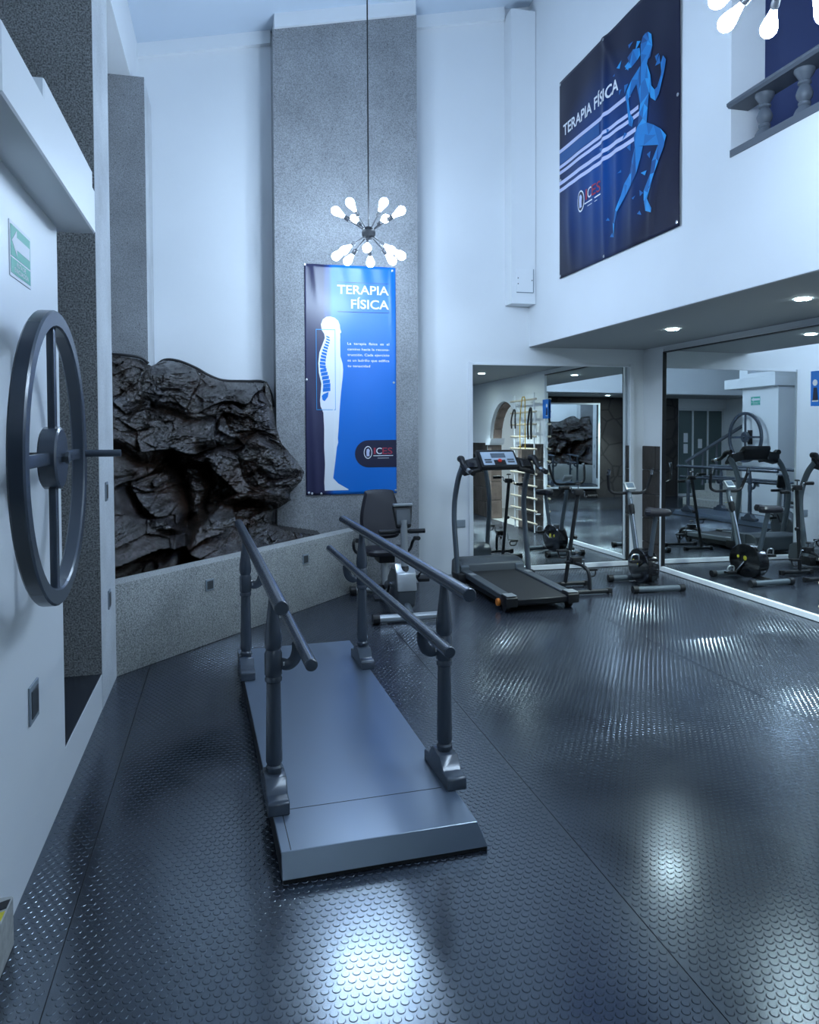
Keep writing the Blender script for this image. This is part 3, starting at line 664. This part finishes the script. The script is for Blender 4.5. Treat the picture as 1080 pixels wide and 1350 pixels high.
# ------------------------------------------------------------------ chandeliers
def chandelier(label, loc, ztop, turn, turn_up=0.):
    c = root('chandelier', label, 'chandelier', loc, 0, 'sputnik chandeliers')
    MB().tube([(0,0,.05), (0,0,ztop-loc[2]-.03)], .006, 8).obj('cord', 'cable', c)
    MB().lathe([(.06, ztop-loc[2]-.03), (.06, ztop-loc[2])], 20).obj('ceiling_rose', 'blackmetal', c)
    MB().lathe([(.058*math.cos(a), .058*math.sin(a)) for a in [R(-88+11*i) for i in range(17)]], 24).obj('hub', 'blackmetal', c)
    bulbprof = [(.013, 0), (.014, .008), (.020, .03), (.029, .055), (.035, .078), (.035, .095), (.029, .110), (.017, .121), (.002, .125)]
    for n, el, off in ((6, 34.5, turn_up), (8, -34.5, turn)):
        for k in range(n):
            a = 2*math.pi*k/n+off; e = R(el); v = Vector((math.cos(e)*math.cos(a), math.cos(e)*math.sin(a), math.sin(e)))
            arm = MB().tube([v*.05, v*.20], .0055, 8).obj('arm', 'blackmetal', c)
            MB().lathe([(.010, .19), (.019, .195), (.019, .235), (.016, .245)], 12, (0,0,0), v).obj('lamp_holder', 'blackmetal', arm)
            MB().lathe([(r_, z+.245) for r_, z in bulbprof], 14, (0,0,0), v).obj('bulb', 'bulb', arm)
    return c
chandelier('black sputnik chandelier with glowing bulbs hanging before the blue banner', (1.2, 6.3, 3.23), zc(1.2), -YAW, -YAW)
chandelier('black sputnik chandelier whose bulbs show at the top right corner', (2.2, 2.6, 3.5), zc(2.2), R(22.5))
for k, (x, y, z, l) in enumerate(((3.97, 6.14, ZS, 'round soffit downlight nearest the mirror corner'), (3.92, 4.49, ZS, 'round soffit downlight at the right edge above the mirror'), (3.90, 3.0, ZS, 'round soffit downlight by the wall bars, seen in the back mirror'), (.5, -.75, 2.5, 'round downlight in the entrance ceiling, seen in the reflections'))):
    dl = root('downlight', l, 'ceiling light', (x, y, z), 0, 'recessed downlights')
    MB().lathe([(.062, -.003), (.066, -.008), (.062, -.010), (.052, -.009), (.052, -.003)], 24).obj('trim_ring', 'alu', dl)
    MB().lathe([(.051, -.002), (.051, -.006)], 24).obj('diffuser', 'down', dl)
    sp = bpy.data.lights.new('downlight_beam', 'SPOT'); sp.energy = 150; sp.color = DOWN_COL; sp.spot_size = R(95); sp.spot_blend = .8; sp.shadow_soft_size = .045
    so = bpy.data.objects.new('downlight_beam', sp); COL.objects.link(so); so.parent = dl; so.location = (0, 0, -.06)

# ------------------------------------------------------------------ hand wheel
hw = root('hand_wheel', 'large grey exercise wheel mounted on the white pillar', 'wheel', (XL+.004, 2.80, 1.503))
WX = .120
def ringmesh(r0, r1, x0, x1, n=56, bev=.006):
    pr = [(r0+bev, x0), (r1-bev, x0), (r1, x0+bev), (r1, x1-bev), (r1-bev, x1), (r0+bev, x1), (r0, x1-bev), (r0, x0+bev)]
    vs = [(x, r*math.cos(2*math.pi*i/n), r*math.sin(2*math.pi*i/n)) for i in range(n) for r, x in pr]; k = len(pr)
    return MB().add(vs, [(i*k+j, i*k+(j+1) % k, ((i+1) % n)*k+(j+1) % k, ((i+1) % n)*k+j) for i in range(n) for j in range(k)])
ringmesh(.441, .497, WX-.022, WX+.028).obj('rim', 'paint', hw)
for k in range(4):
    a = k*math.pi/2; u = Vector((0, math.cos(a), math.sin(a))); v = Vector((0, -math.sin(a), math.cos(a)))
    MB().obox(Vector((WX, 0, 0))+u*.27, Vector((.012, 0, 0)), u*.178, v*.020).obj('spoke', 'paint', hw, bevel=.003)
MB().lathe([(.098, -.03), (.106, -.024), (.106, .024), (.098, .03)], 32, (WX, 0, 0), (1, 0, 0)).obj('hub', 'paint', hw)
MB().lathe([(.016, .0), (.016, .012), (.022, .013), (.020, .024)], 6, (WX+.028, 0, 0), (1, 0, 0)).obj('axle_nut', 'greypl', hw)
MB().tube([(.0, 0, 0), (WX, 0, 0)], .02, 12).obj('axle', 'blackmetal', hw)
box(0.0, .022, -.06, .06, -.14, .14).obj('wall_plate', 'blackmetal', hw, bevel=.003)
box(0.02, WX-.05, -.05, .05, -.018, .018).obj('bracket', 'blackmetal', hw, bevel=.003)
MB().tube([(WX+.02,   .469, .0), (WX+.16, .469, .0)], .0145, 14).obj('handle', 'paint', hw)

# ------------------------------------------------------------------ parallel bars
pb = root('parallel_bars', 'grey painted parallel bars on a low platform in mid room', 'parallel bars', (.568, 2.66, 0), .04)
PL, PH = 2.60, .10
pf = MB().prism([(0, .016), (.035, PH), (PL, PH), (PL, .016)], -.386, .386, 'x')
for i, (x, y, z) in enumerate(pf.v):
    if z > .05 and x > 0 and y < .1: pf.v[i] = (x-.03, y, z)
pf.obj('platform', 'plat', pb, bevel=.002, seg=1, smooth=False)
box(-.384, .384, .004, PL-.002, .0015, .016).obj('platform_base', 'platdark', pb)
box(-.3875, -.386, .03, PL-.01, .016, PH-.006).obj('shaded_side', 'platdark', pb)  # sheet paints the shade on the platform's left side
box(-.345, .40, .0, .0, 0, 0)
box(-.35, .31, .330, .334, PH-.001, PH+.0006).obj('board_seam', 'platdark', pb); box(-.352, -.349, .04, .33, PH-.001, PH+.0006).obj('board_seam', 'platdark', pb)
postprof = [(.030,.205),(.034,.215),(.034,.228),(.028,.236),(.0335,.250),(.0335,.27),(.0285,.565),(.028,.572),(.034,.578),(.035,.588),(.031,.598),(.0355,.606),(.0355,.69),(.031,.70),(.029,.706),(.034,.716),(.0365,.735),(.034,.77),(.026,.83),(.018,.90),(.016,.93)]
for sx in (-1, 1):
    for v in (.45, 2.09):
        post = MB().lathe(postprof, 24, (sx*.365, v, 0)).obj('post', 'paint', pb)
        MB().prism([(v-.165, PH), (v-.165, PH+.045), (v-.15, PH+.055), (v-.10, PH+.055), (v-.055, PH+.105), (v+.055, PH+.105), (v+.10, PH+.055), (v+.165, PH+.045), (v+.165, PH)], sx*.365-.042, sx*.365+.042, 'x').obj('foot', 'paint', post, bevel=.004, seg=1)
        xi = sx*.265
        pts = bez([(sx*.335, v, .645), (sx*.305, v, .638), (sx*.28, v, .655), (sx*.267, v, .69), (sx*.265, v, .725)], 5)
        MB().tube(pts, .024, 12, flat=.55, ref=(0, 1, 0)).obj('bracket', 'paint', post)
        MB().lathe([(.015, 0), (.015, .006)], 10, (sx*.327, v, .645), (-sx, 0, 0)).obj('bracket_plate', 'zinc', post)
    MB().tube([(sx*.365, .13, .945), (sx*.365, .134, .945), (sx*.365, 2.716, .945), (sx*.365, 2.72, .945)], [.024, .0275, .0275, .024], 24).obj('upper_bar', 'paint', pb)
    MB().tube([(sx*.265, .08, .742), (sx*.265, .084, .742), (sx*.265, 2.706, .742), (sx*.265, 2.71, .742)], [.020, .0235, .0235, .020], 24).obj('lower_bar', 'paint', pb)

# ------------------------------------------------------------------ treadmill
tm = root('treadmill', 'grey and black treadmill standing before the back mirror', 'treadmill', (2.675, 6.09, 0), .035)
MB().prism([(.06, .045), (0.0, .07), (.0, .115), (1.46, .150), (1.46, .05)], -.315, .315, 'x').obj('deck_frame', 'black', tm, bevel=.006, seg=1)
def deckz(y): return .115+.035*y/1.46
MB().prism([(.005, deckz(0)-.03), (.0, deckz(0)-.008), (.02, deckz(0)+.006), (1.20, deckz(1.2)+.008), (1.20, deckz(1.2))], -.235, .235, 'x').obj('belt', 'belt', tm)
for s in (-1, 1):
    MB().prism([(.06, deckz(0)-.03), (.06, deckz(0)+.024), (1.22, deckz(1.2)+.026), (1.22, deckz(1.2)-.03)], s*.245, s*.335, 'x').obj('side_rail', 'greypl', tm, bevel=.006, seg=1)
    MB().prism([(-.02, .055), (-.02, .13), (.0, .148), (.11, .15), (.11, .055)], s*.238, s*.345, 'x').obj('end_cap', 'black', tm, bevel=.008)
    MB().prism([(-.012, .150), (.0, .1535), (.10, .1545), (.10, .150)], s*.245, s*.338, 'x').obj('end_cap_top', 'silver', tm)
    box(s*.27, s*.325, .90, .99, deckz(.95)+.024, deckz(.95)+.029).obj('foot_marker', 'silver', tm)
    MB().lathe([(.05, -.02), (.055, -.012), (.055, .012), (.05, .02)], 18, (s*.30, .10, .05), (1, 0, 0)).obj('rear_foot', 'black', tm)
    path = bez([(s*.385, 1.12, .10), (s*.385, 1.16, .35), (s*.385, 1.215, .62), (s*.378, 1.225, .85), (s*.370, 1.14, 1.08), (s*.365, 1.03, 1.21)], 6)
    MB().tube(path, .040, 14, flat=.6, ref=(1, 0, 0)).obj('upright', 'greymet', tm)
    box(s*.33, s*.41, 1.02, 1.22, .05, .15).obj('upright_base', 'black', tm, bevel=.01)
    gp = bez([(s*.375, 1.06, 1.29), (s*.385, .99, 1.285), (s*.385, .93, 1.235), (s*.38, .84, 1.19), (s*.375, .70, 1.165)], 6)
    MB().tube(gp, [.034]*6+[.030]*6+[.024]*(len(gp)-12), 12).obj('handlebar', 'black', tm)
    MB().tube([(s*.379, .82, 1.187), (s*.377, .76, 1.176)], .0255, 12).obj('pulse_plate', 'chrome', tm)
MB().lathe([(.030, -.014), (.034, -.01), (.034, .01), (.030, .014)], 16, (-.345, .17, .065), (1, 0, 0)).obj('transport_wheel', 'orange', tm)
MB().prism([(1.14, .14), (1.16, .225), (1.24, .262), (1.40, .262), (1.47, .225), (1.49, .06), (1.14, .06)], -.33, .33, 'x').obj('motor_cover', 'greypl', tm, bevel=.02, seg=3)
for s in (-1, 1): MB().prism([(1.13, .06), (1.135, .20), (1.20, .245), (1.30, .255), (1.30, .06)], s*.25, s*.345, 'x').obj('cover_corner', 'greymet', tm, bevel=.015)
# console: tilted dashboard facing the belt
con = MB().prism([(.93, 1.175), (.915, 1.215), (1.06, 1.365), (1.11, 1.375), (1.12, 1.33), (1.06, 1.20)], -.20, .20, 'x').obj('console', 'black', tm, bevel=.015, seg=2)
cu_ = Vector((0, .145, .150)).normalized(); cn = Vector((0, -.150, .145)).normalized(); cc = Vector((0, .9875, 1.29))
MB().obox(cc+cn*.002, (.175, 0, 0), cu_*.085, cn*.004).obj('control_panel', 'panel', con, bevel=.003)
MB().obox(cc+cn*.007+cu_*.035, (.075, 0, 0), cu_*.028, cn*.003).obj('display', 'screen', con)
for x in (-.12, .12):
    for k in range(2): MB().obox(cc+cn*.007+cu_*(-.05+.03*k)+Vector((x, 0, 0)), (.035, 0, 0), cu_*.009, cn*.002).obj('key_row', 'greypl', con)
MB().obox(cc+cn*.007-cu_*.055, (.06, 0, 0), cu_*.03, cn*.004).obj('key_holder', 'black', con, bevel=.003)
MB().lathe([(.021, 0), (.019, .012), (.006, .017)], 14, cc+cn*.010-cu_*.040, cn).obj('safety_key', 'red', con)
for s in (-1, 1):
    w_ = MB().prism([(.945, 1.165), (.94, 1.20), (1.03, 1.30), (1.08, 1.31), (1.08, 1.19)], s*.19, s*.375, 'x')
    w_.v = [(x, y, z-.25*max(0, abs(x)-.2)) for x, y, z in w_.v]
    w_.obj('console_wing', 'black', tm, bevel=.012)
    MB().obox(Vector((s*.285, .985, 1.235))+cn*.004, (.055, 0, 0), cu_*.045, cn*.012).obj('cup_well', 'blackgloss', tm, bevel=.006)

# ------------------------------------------------------------------ recumbent bike (faces the camera)
rb = root('recumbent_bike', 'silver and black recumbent exercise bike beside the grey column', 'exercise bike', (1.47, 6.02, 0))
for nm, y, hw_ in (('front_stabilizer', .0, .30), ('rear_stabilizer', 1.13, .30)):
    s_ = MB().tube([(-hw_, y, .045), (hw_, y, .045)], .032, 16).obj(nm, 'silver', rb)
    for s in (-1, 1): MB().tube([(s*(hw_-.045), y, .043), (s*(hw_+.01), y, .043)], .042, 16).obj('end_cap', 'black', s_)
MB().tube(bez([(0, 0, .06), (0, .18, .13), (0, .5, .17), (0, .85, .15), (0, 1.13, .06)], 5), .038, 12).obj('main_beam', 'greymet', rb)
sh = MB().prism([(.10, .10), (.08, .22), (.12, .36), (.20, .43), (.36, .41), (.52, .30), (.58, .17), (.50, .09), (.25, .07)], -.075, .075, 'x').obj('drive_housing', 'greypl', rb, bevel=.025, seg=3)
MB().prism([(.07, .24), (.11, .385), (.19, .455), (.33, .43), (.30, .39), (.20, .405), (.145, .36), (.115, .24)], -.083, .083, 'x').obj('housing_shroud', 'silver', rb, bevel=.012, seg=2)
MB().tube([(0, .17, .33), (0, .20, .82)], .030, 14).obj('console_mast', 'silver', rb)
MB().lathe([(.05, 0), (.055, .03), (.04, .06), (.033, .075)], 16, (0, .172, .36), (0, .03, .49)).obj('mast_collar', 'black', rb)
hd = MB().obox((0, .235, .845), (.088, 0, 0), (0, .022, -.008), (0, .03, .095)); 
for i, (x, y, z) in enumerate(hd.v):
    if z < .80: hd.v[i] = (x*.72, y, z)
hd = hd.obj('console', 'black', rb, bevel=.02, seg=3)
MB().obox((0, .206, .845), (.062, 0, 0), (0, .006, -.002), (0, .022, .062)).obj('console_back', 'greypl', hd, bevel=.006)
MB().obox((0, .235, .945), (.085, 0, 0), (0, .022, 0), (0, 0, .012)).obj('console_edge', 'silver', hd, bevel=.008)
MB().tube([(-.20, .26, .715), (.19, .26, .715)], .015, 12).obj('front_handlebar', 'blackmetal', rb)
for s in (-1, 1): MB().tube([(s*.06, .26, .715), (s*.20, .26, .715)], .020, 12).obj('grip', 'black', rb)
# seat
MB().tube([(-.02, .86, .14), (-.02, .92, .40)], .036, 14).obj('seat_post', 'silver', rb)
MB().obox((-.02, .90, .39), (.075, 0, 0), (0, .12, 0), (0, 0, .035)).obj('seat_carriage', 'black', rb, bevel=.01)
def cushion(outline, d0, d1, mk):
    n = len(outline); c = (sum(p[0] for p in outline)/n, sum(p[1] for p in outline)/n); vs = []; lv = ((.90, d0), (1, d0+(d1-d0)*.3), (1, d0+(d1-d0)*.65), (.88, d1))
    for s_, dd in lv: vs += [mk(c[0]+(a-c[0])*s_, c[1]+(b_-c[1])*s_, dd) for a, b_ in outline]
    fs = [(k*n+i, k*n+(i+1) % n, (k+1)*n+(i+1) % n, (k+1)*n+i) for k in range(3) for i in range(n)] + [tuple(reversed(range(n))), tuple(range(3*n, 4*n))]
    return MB().add(vs, fs)
def smoothpoly(p, n=5): q = bez([(a, b, 0) for a, b in p]+[(p[0][0], p[0][1], 0)], n)[:-1]; return [(v.x, v.y) for v in q]
cushion(smoothpoly([(-.20, .74), (-.13, .70), (.09, .70), (.16, .74), (.18, .90), (.16, 1.04), (-.20, 1.04), (-.22, .90)]), .425, .485, lambda a, b, c: (a, b, c)).obj('seat', 'leather', rb)
cushion(smoothpoly([(-.15, .55), (.11, .55), (.165, .62), (.175, .75), (.13, .95), (.09, 1.0), (-.13, 1.0), (-.17, .95), (-.215, .75), (-.205, .62)]), .0, -.065, lambda a, b, c: (a, 1.08+c+(b-.55)*.22, b)).obj('backrest', 'leather', rb)
MB().tube(bez([(-.02, .98, .39), (-.02, 1.12, .42), (-.02, 1.15, .60), (-.02, 1.19, .80)], 5), .020, 10).obj('backrest_post', 'greymet', rb)
for s in (-1, 1):
    MB().tube(bez([(s*.10-.02, .98, .40), (s*.25-.02, .98, .43), (s*.285-.02, .95, .52), (s*.285-.02, .82, .575), (s*.285-.02, .74, .58)], 5), .014, 10).obj('side_handle', 'blackmetal', rb)
    MB().tube([(s*.285-.02, .86, .565), (s*.285-.02, .73, .58)], .020, 10).obj('side_grip', 'black', rb)
cr_ = MB().tube([(-.10, .33, .25), (.10, .33, .25)], .022, 12).obj('crank_axle', 'chrome', rb)
MB().tube([(.10, .33, .25), (.115, .28, .37)], .011, 8).obj('crank_arm', 'blackmetal', rb); MB().tube([(-.10, .33, .25), (-.115, .38, .13)], .011, 8).obj('crank_arm', 'blackmetal', rb)
for s, y, z in ((1, .24, .25), (-1, .38, .13)):
    p_ = MB().obox((s*.175, y, z+(.06 if s > 0 else 0)), (.05, 0, 0), (0, .045, .01), (0, -.003, .014)).obj('pedal', 'black', rb, bevel=.006)
    MB().tube(bez([(s*.135, y, z+.07), (s*.15, y-.02, z+.11), (s*.20, y-.02, z+.11), (s*.215, y, z+.07)], 4), .008, 6).obj('pedal_strap', 'black', p_)

# ------------------------------------------------------------------ upright bike in the mirror corner (faces the back mirror)
ub = root('upright_bike', 'black upright exercise bike in the corner between the mirrors', 'exercise bike', (4.06, 6.50, 0), -.075)
for nm, y in (('rear_stabilizer', 0), ('front_stabilizer', .56)):
    s_ = MB().tube([(-.25, y, .035), (.25, y, .035)], .028, 14).obj(nm, 'greymet', ub)
    for s in (-1, 1): MB().tube([(s*.215, y, .036), (s*.265, y, .036)], .036, 14).obj('end_cap', 'black', s_)
MB().tube([(0, 0, .05), (0, .56, .05)], .022, 10).obj('base_beam', 'blackmetal', ub)
oval = [(.31+.235*math.cos(a)*(1.0 if math.cos(a) > 0 else .95), .205+.175*math.sin(a)) for a in [2*math.pi*i/28 for i in range(28)]]
MB().prism(oval, -.062, .062, 'x').obj('flywheel_housing', 'blackgloss', ub, bevel=.022, seg=3)
for s in (-1, 1):
    MB().lathe([(.024, 0), (.024, .003), (.001, .004)], 16, (s*.0625, .30, .235), (s, 0, 0)).obj('badge', 'yellow', ub)
    MB().lathe([(.017, 0), (.017, .003), (.001, .004)], 14, (s*.0625, .40, .24), (s, 0, 0)).obj('badge', 'yellow', ub)
    MB().tube([(s*.07, .30, .20), (s*.09, .30+.11*s, .17-.10*s)], .009, 8).obj('crank_arm', 'chrome', ub)
    p_ = MB().obox((s*.15, .30+.11*s, .17-.10*s), (.05, 0, 0), (0, .04, 0), (0, 0, .012)).obj('pedal', 'black', ub, bevel=.005)
    MB().tube(bez([(s*.11, .30+.11*s, .18-.10*s), (s*.12, .29+.11*s, .235-.10*s), (s*.18, .29+.11*s, .235-.10*s), (s*.195, .30+.11*s, .18-.10*s)], 4), .007, 6).obj('pedal_strap', 'silver', p_)
MB().tube([(0, .17, .33), (0, .06, .74)], .024, 12).obj('seat_post', 'greymet', ub)
cushion(smoothpoly([(-.10, -.06), (.10, -.06), (.125, .0), (.10, .06), (.035, .11), (.025, .20), (-.025, .20), (-.035, .11), (-.10, .06), (-.125, .0)]), .735, .80, lambda a, b, c: (a, b+.03, c)).obj('saddle', 'leather', ub)
MB().tube([(0, .46, .30), (0, .64, .92)], .026, 12).obj('front_mast', 'greymet', ub)
MB().tube([(0, .43, .32), (0, .60, .85)], .014, 10).obj('chrome_strut', 'chrome', ub)
MB().lathe([(.018, 0), (.028, .03), (.03, .11), (.022, .12)], 12, (0, .555, .68), (0, .28, .96)).obj('tension_knob', 'black', ub)
hb = bez([(-.235, .60, 1.16), (-.24, .62, 1.10), (-.215, .66, .97), (-.19, .665, .925), (-.13, .655, .905), (0, .655, .905), (.13, .655, .905), (.19, .665, .925), (.215, .66, .97), (.24, .62, 1.10), (.235, .60, 1.16)], 5)
MB().tube(hb, .0155, 10).obj('handlebar', 'black', ub)
for s in (-1, 1): MB().tube([(s*.236, .602, 1.155), (s*.239, .615, 1.10)], .0165, 10).obj('pulse_grip', 'chrome', ub)
c_ = MB().obox((0, .625, .975), (.055, 0, 0), (0, .035, .035), (0, -.012, .012)).obj('console', 'silver', ub, bevel=.008)
MB().obox((0, .612, .990), (.036, 0, 0), (0, .02, .02), (0, -.002, .002)).obj('display', 'screen', c_)

# ------------------------------------------------------------------ pedal exerciser with arm cranks
pe = root('pedal_exerciser', 'black pedal exerciser with hand cranks between treadmill and bike', 'pedal exerciser', (3.36, 6.58, 0))
for y, a, b_ in ((0, -.22, .22), (.40, -.19, .18)):
    s_ = MB().tube([(a, y, .028), (b_, y, .028)], .021, 10).obj('foot_bar', 'blackmetal', pe)
    for x in (a, b_): box(x-.022, x+.022, y-.025, y+.025, 0.001, .05).obj('rubber_foot', 'black', s_, bevel=.005)
MB().tube(bez([(.02, .0, .04), (.015, .02, .20), (.0, .10, .255), (-.03, .25, .262), (-.06, .36, .25)], 5), .017, 10).obj('front_leg', 'blackmetal', pe)
MB().tube([(-.05, .40, .03), (.06, .34, .94)], .020, 10).obj('column', 'blackmetal', pe)
MB().lathe([(.02, 0), (.02, .03)], 10, (.02, .355, .50), (1, 0, 0)).obj('clamp_knob', 'black', pe)
def crank_head(c, s_, r):
    h = MB().obox(c, (.05*s_, 0, 0), (0, .035*s_, 0), (0, 0, .03*s_)).obj('crank_box', 'black', pe, bevel=.008)
    MB().tube([Vector(c)+Vector((0, 0, .02)), Vector(c)+Vector((0, 0, .075))], .006, 8).obj('knob_stem', 'chrome', h); MB().lathe([(.026, 0), (.028, .008), (.02, .016)], 12, Vector(c)+Vector((0, 0, .07))).obj('tension_knob', 'black', h)
crank_head((-.01, .24, .29), 1, 0); crank_head((.06, .335, .95), .9, 0)
for s in (-1, 1):
    z = .29+.10*s*-1
    MB().tube([(s*.05, .24, .29), (s*.075, .24, .29), (s*.085, .24+.02*s, z), (s*.10, .24+.02*s, z)], .008, 8).obj('foot_crank', 'chrome', pe)
    p_ = MB().obox((s*.155, .24, z), (.052, 0, 0), (0, .035, 0), (0, 0, .010)).obj('pedal', 'black', pe, bevel=.004)
    MB().tube(bez([(s*.108, .24, z), (s*.12, .225, z-.055), (s*.185, .225, z-.06), (s*.204, .24, z)], 4), .007, 6).obj('pedal_strap', 'black', p_)
    z = .95-.045*s
    MB().tube(bez([(.06+s*.04, .335, .95), (.06+s*.065, .335, .952), (.06+s*.075, .335, z), (.06+s*.10, .335, z)], 4), .007, 8).obj('hand_crank', 'chrome', pe)
    hg = MB()
    for k in range(6): hg.lathe([(.012, 0), (.020, .003), (.020, .013), (.012, .016)], 10, (.06+s*(.10+k*.018), .335, z), (s, 0, 0))
    hg.obj('hand_grip', 'black', pe)

# ------------------------------------------------------------------ wall bars with exercise tubes on the right wall (seen in the back mirror)
wbz = root('wall_bars', 'wooden rung wall bars on the right wall, seen in the back mirror', 'wall bars', (XR, 4.55, 0))
for s in (-1, 1): MB().tube([(-.12, s*.40, .02), (-.12, s*.40, 2.16)], .012, 8).obj('side_rail', 'alu', wbz)
for k in range(11): MB().tube([(-.13, -.54, .16+k*.19), (-.13, .50, .16+k*.19)], .015, 12).obj('rung', 'wood', wbz)
for s in (-1, 1):
    for z in (.3, 1.1, 2.0): MB().tube([(-.024, s*.40, z), (-.12, s*.40, z)], .01, 8).obj('bracket', 'alu', wbz)
def hang(name, label, y, w_, z0, z1, m, r):
    o = MB().tube(bez([(-.165, y-w_, z0), (-.168, y-w_*1.05, (z0+z1)/2), (-.15, y-w_*.6, z1), (-.150, y, z1+.035), (-.15, y+w_*.6, z1), (-.168, y+w_*1.05, (z0+z1)/2), (-.165, y+w_, z0)], 6), r, 8).obj(name, m, loc=(XR, 4.55, 0))
    return tag(o, label, 'resistance tube')
hang('resistance_tube', 'yellow exercise tube looped over the top rung of the wall bars', .05, .10, 1.30, 2.07, 'yellowtube', .008)
hang('resistance_tube', 'black exercise tube hung on the upper rungs of the wall bars', -.34, .08, 1.62, 1.89, 'black', .013)
hang('resistance_tube', 'black exercise tube coiled near the mirror end of the wall bars', .33, .06, 1.45, 1.89, 'black', .016)
# black wire rack in the recess behind the pillar
rk = root('wire_rack', 'tall black metal rack in the recess behind the pillar', 'rack', (-1.25, 4.38, ZR+.005))
for x in (-.3, .3):
    for y in (-.12, .12): MB().tube([(x, y, 0), (x, y, 1.5)], .015, 8).obj('upright', 'blackmetal', rk)
for k in range(5): box(-.3, .3, -.12, .12, .12+k*.33, .135+k*.33).obj('shelf', 'blackmetal', rk)
for k in range(7): MB().tube([(-.27+k*.09, .12, .1), (-.27+k*.09, .12, 1.45)], .006, 6).obj('wire', 'blackmetal', rk)

# ------------------------------------------------------------------ small fittings
def plate(label, loc, normal, along, w_, h, m='socket', frame='socketgrey'):
    n = Vector(normal).normalized(); a = Vector(along).normalized()
    r = root('wall_socket', label, 'socket', loc, 0, 'wall sockets'); z = Vector((0, 0, 1))
    MB().obox(n*.004, a*w_/2, z*h/2, n*.004).obj('cover', frame, r, bevel=.002, seg=1)
    MB().obox(n*.009, a*w_*.36, z*h*.36, n*.002).obj('insert', m, r, bevel=.001, seg=1)
    return r
f_n = Vector((d.y, -d.x, 0))
def onlow(t, z): q = p0+d*t; return (q.x, q.y, z)
def tl(px_, py_): pass
plate('dark socket on the low grey wall left of the parallel bars', onlow(.86, .44), f_n, d, .085, .085)
plate('dark socket on the low grey wall between the parallel bars', onlow(2.06, .445), f_n, d, .085, .085)
plate('upper dark switch on the lit side of the near column', (XL+.002, 4.83, 1.228), (1, 0, 0), (0, 1, 0), .07, .115)
plate('lower dark socket on the lit side of the near column', (XL+.002, 4.88, .569), (1, 0, 0), (0, 1, 0), .07, .115)
plate('dark square socket on the white pillar below the wheel', (XL, 3.0, .605), (1, 0, 0), (0, 1, 0), .13, .14)
plate('grey wide socket on the white wall behind the treadmill upright', (2.49, YB, .55), (0, -1, 0), (1, 0, 0), .125, .085, 'socketgrey', 'socketgrey')
es = root('exit_sign', 'green evacuation route sign with white arrow above the wheel', 'sign', (XL, 2.805, 2.13))
EW, EH = .262, .235
box(0, .003, -.012, EW+.012, -.012, .175).obj('board', 'signwhite', es, smooth=False)
eh = .163
box(.003, .004, 0, EW, .058, eh).obj('arrow_field', 'green', es, smooth=False); box(.003, .004, 0, EW, 0, .052).obj('text_field', 'green', es, smooth=False)
MB().prism([(.012, .110), (.075, .155), (.075, .132), (EW-.01, .132), (EW-.01, .088), (.075, .088), (.075, .066)], .004, .005, 'x').obj('arrow', 'signwhite', es, smooth=False)
pe_ = lambda a, b: (.005, a, b)
lettering('lettering', 'RUTA DE', .07, .19, .030, .046, 'signwhite', es, pe_, .01, K); lettering('lettering', 'EVACUACIÓN', .04, .225, .008, .024, 'signwhite', es, pe_, .01, K)
print('objects', len(bpy.data.objects))
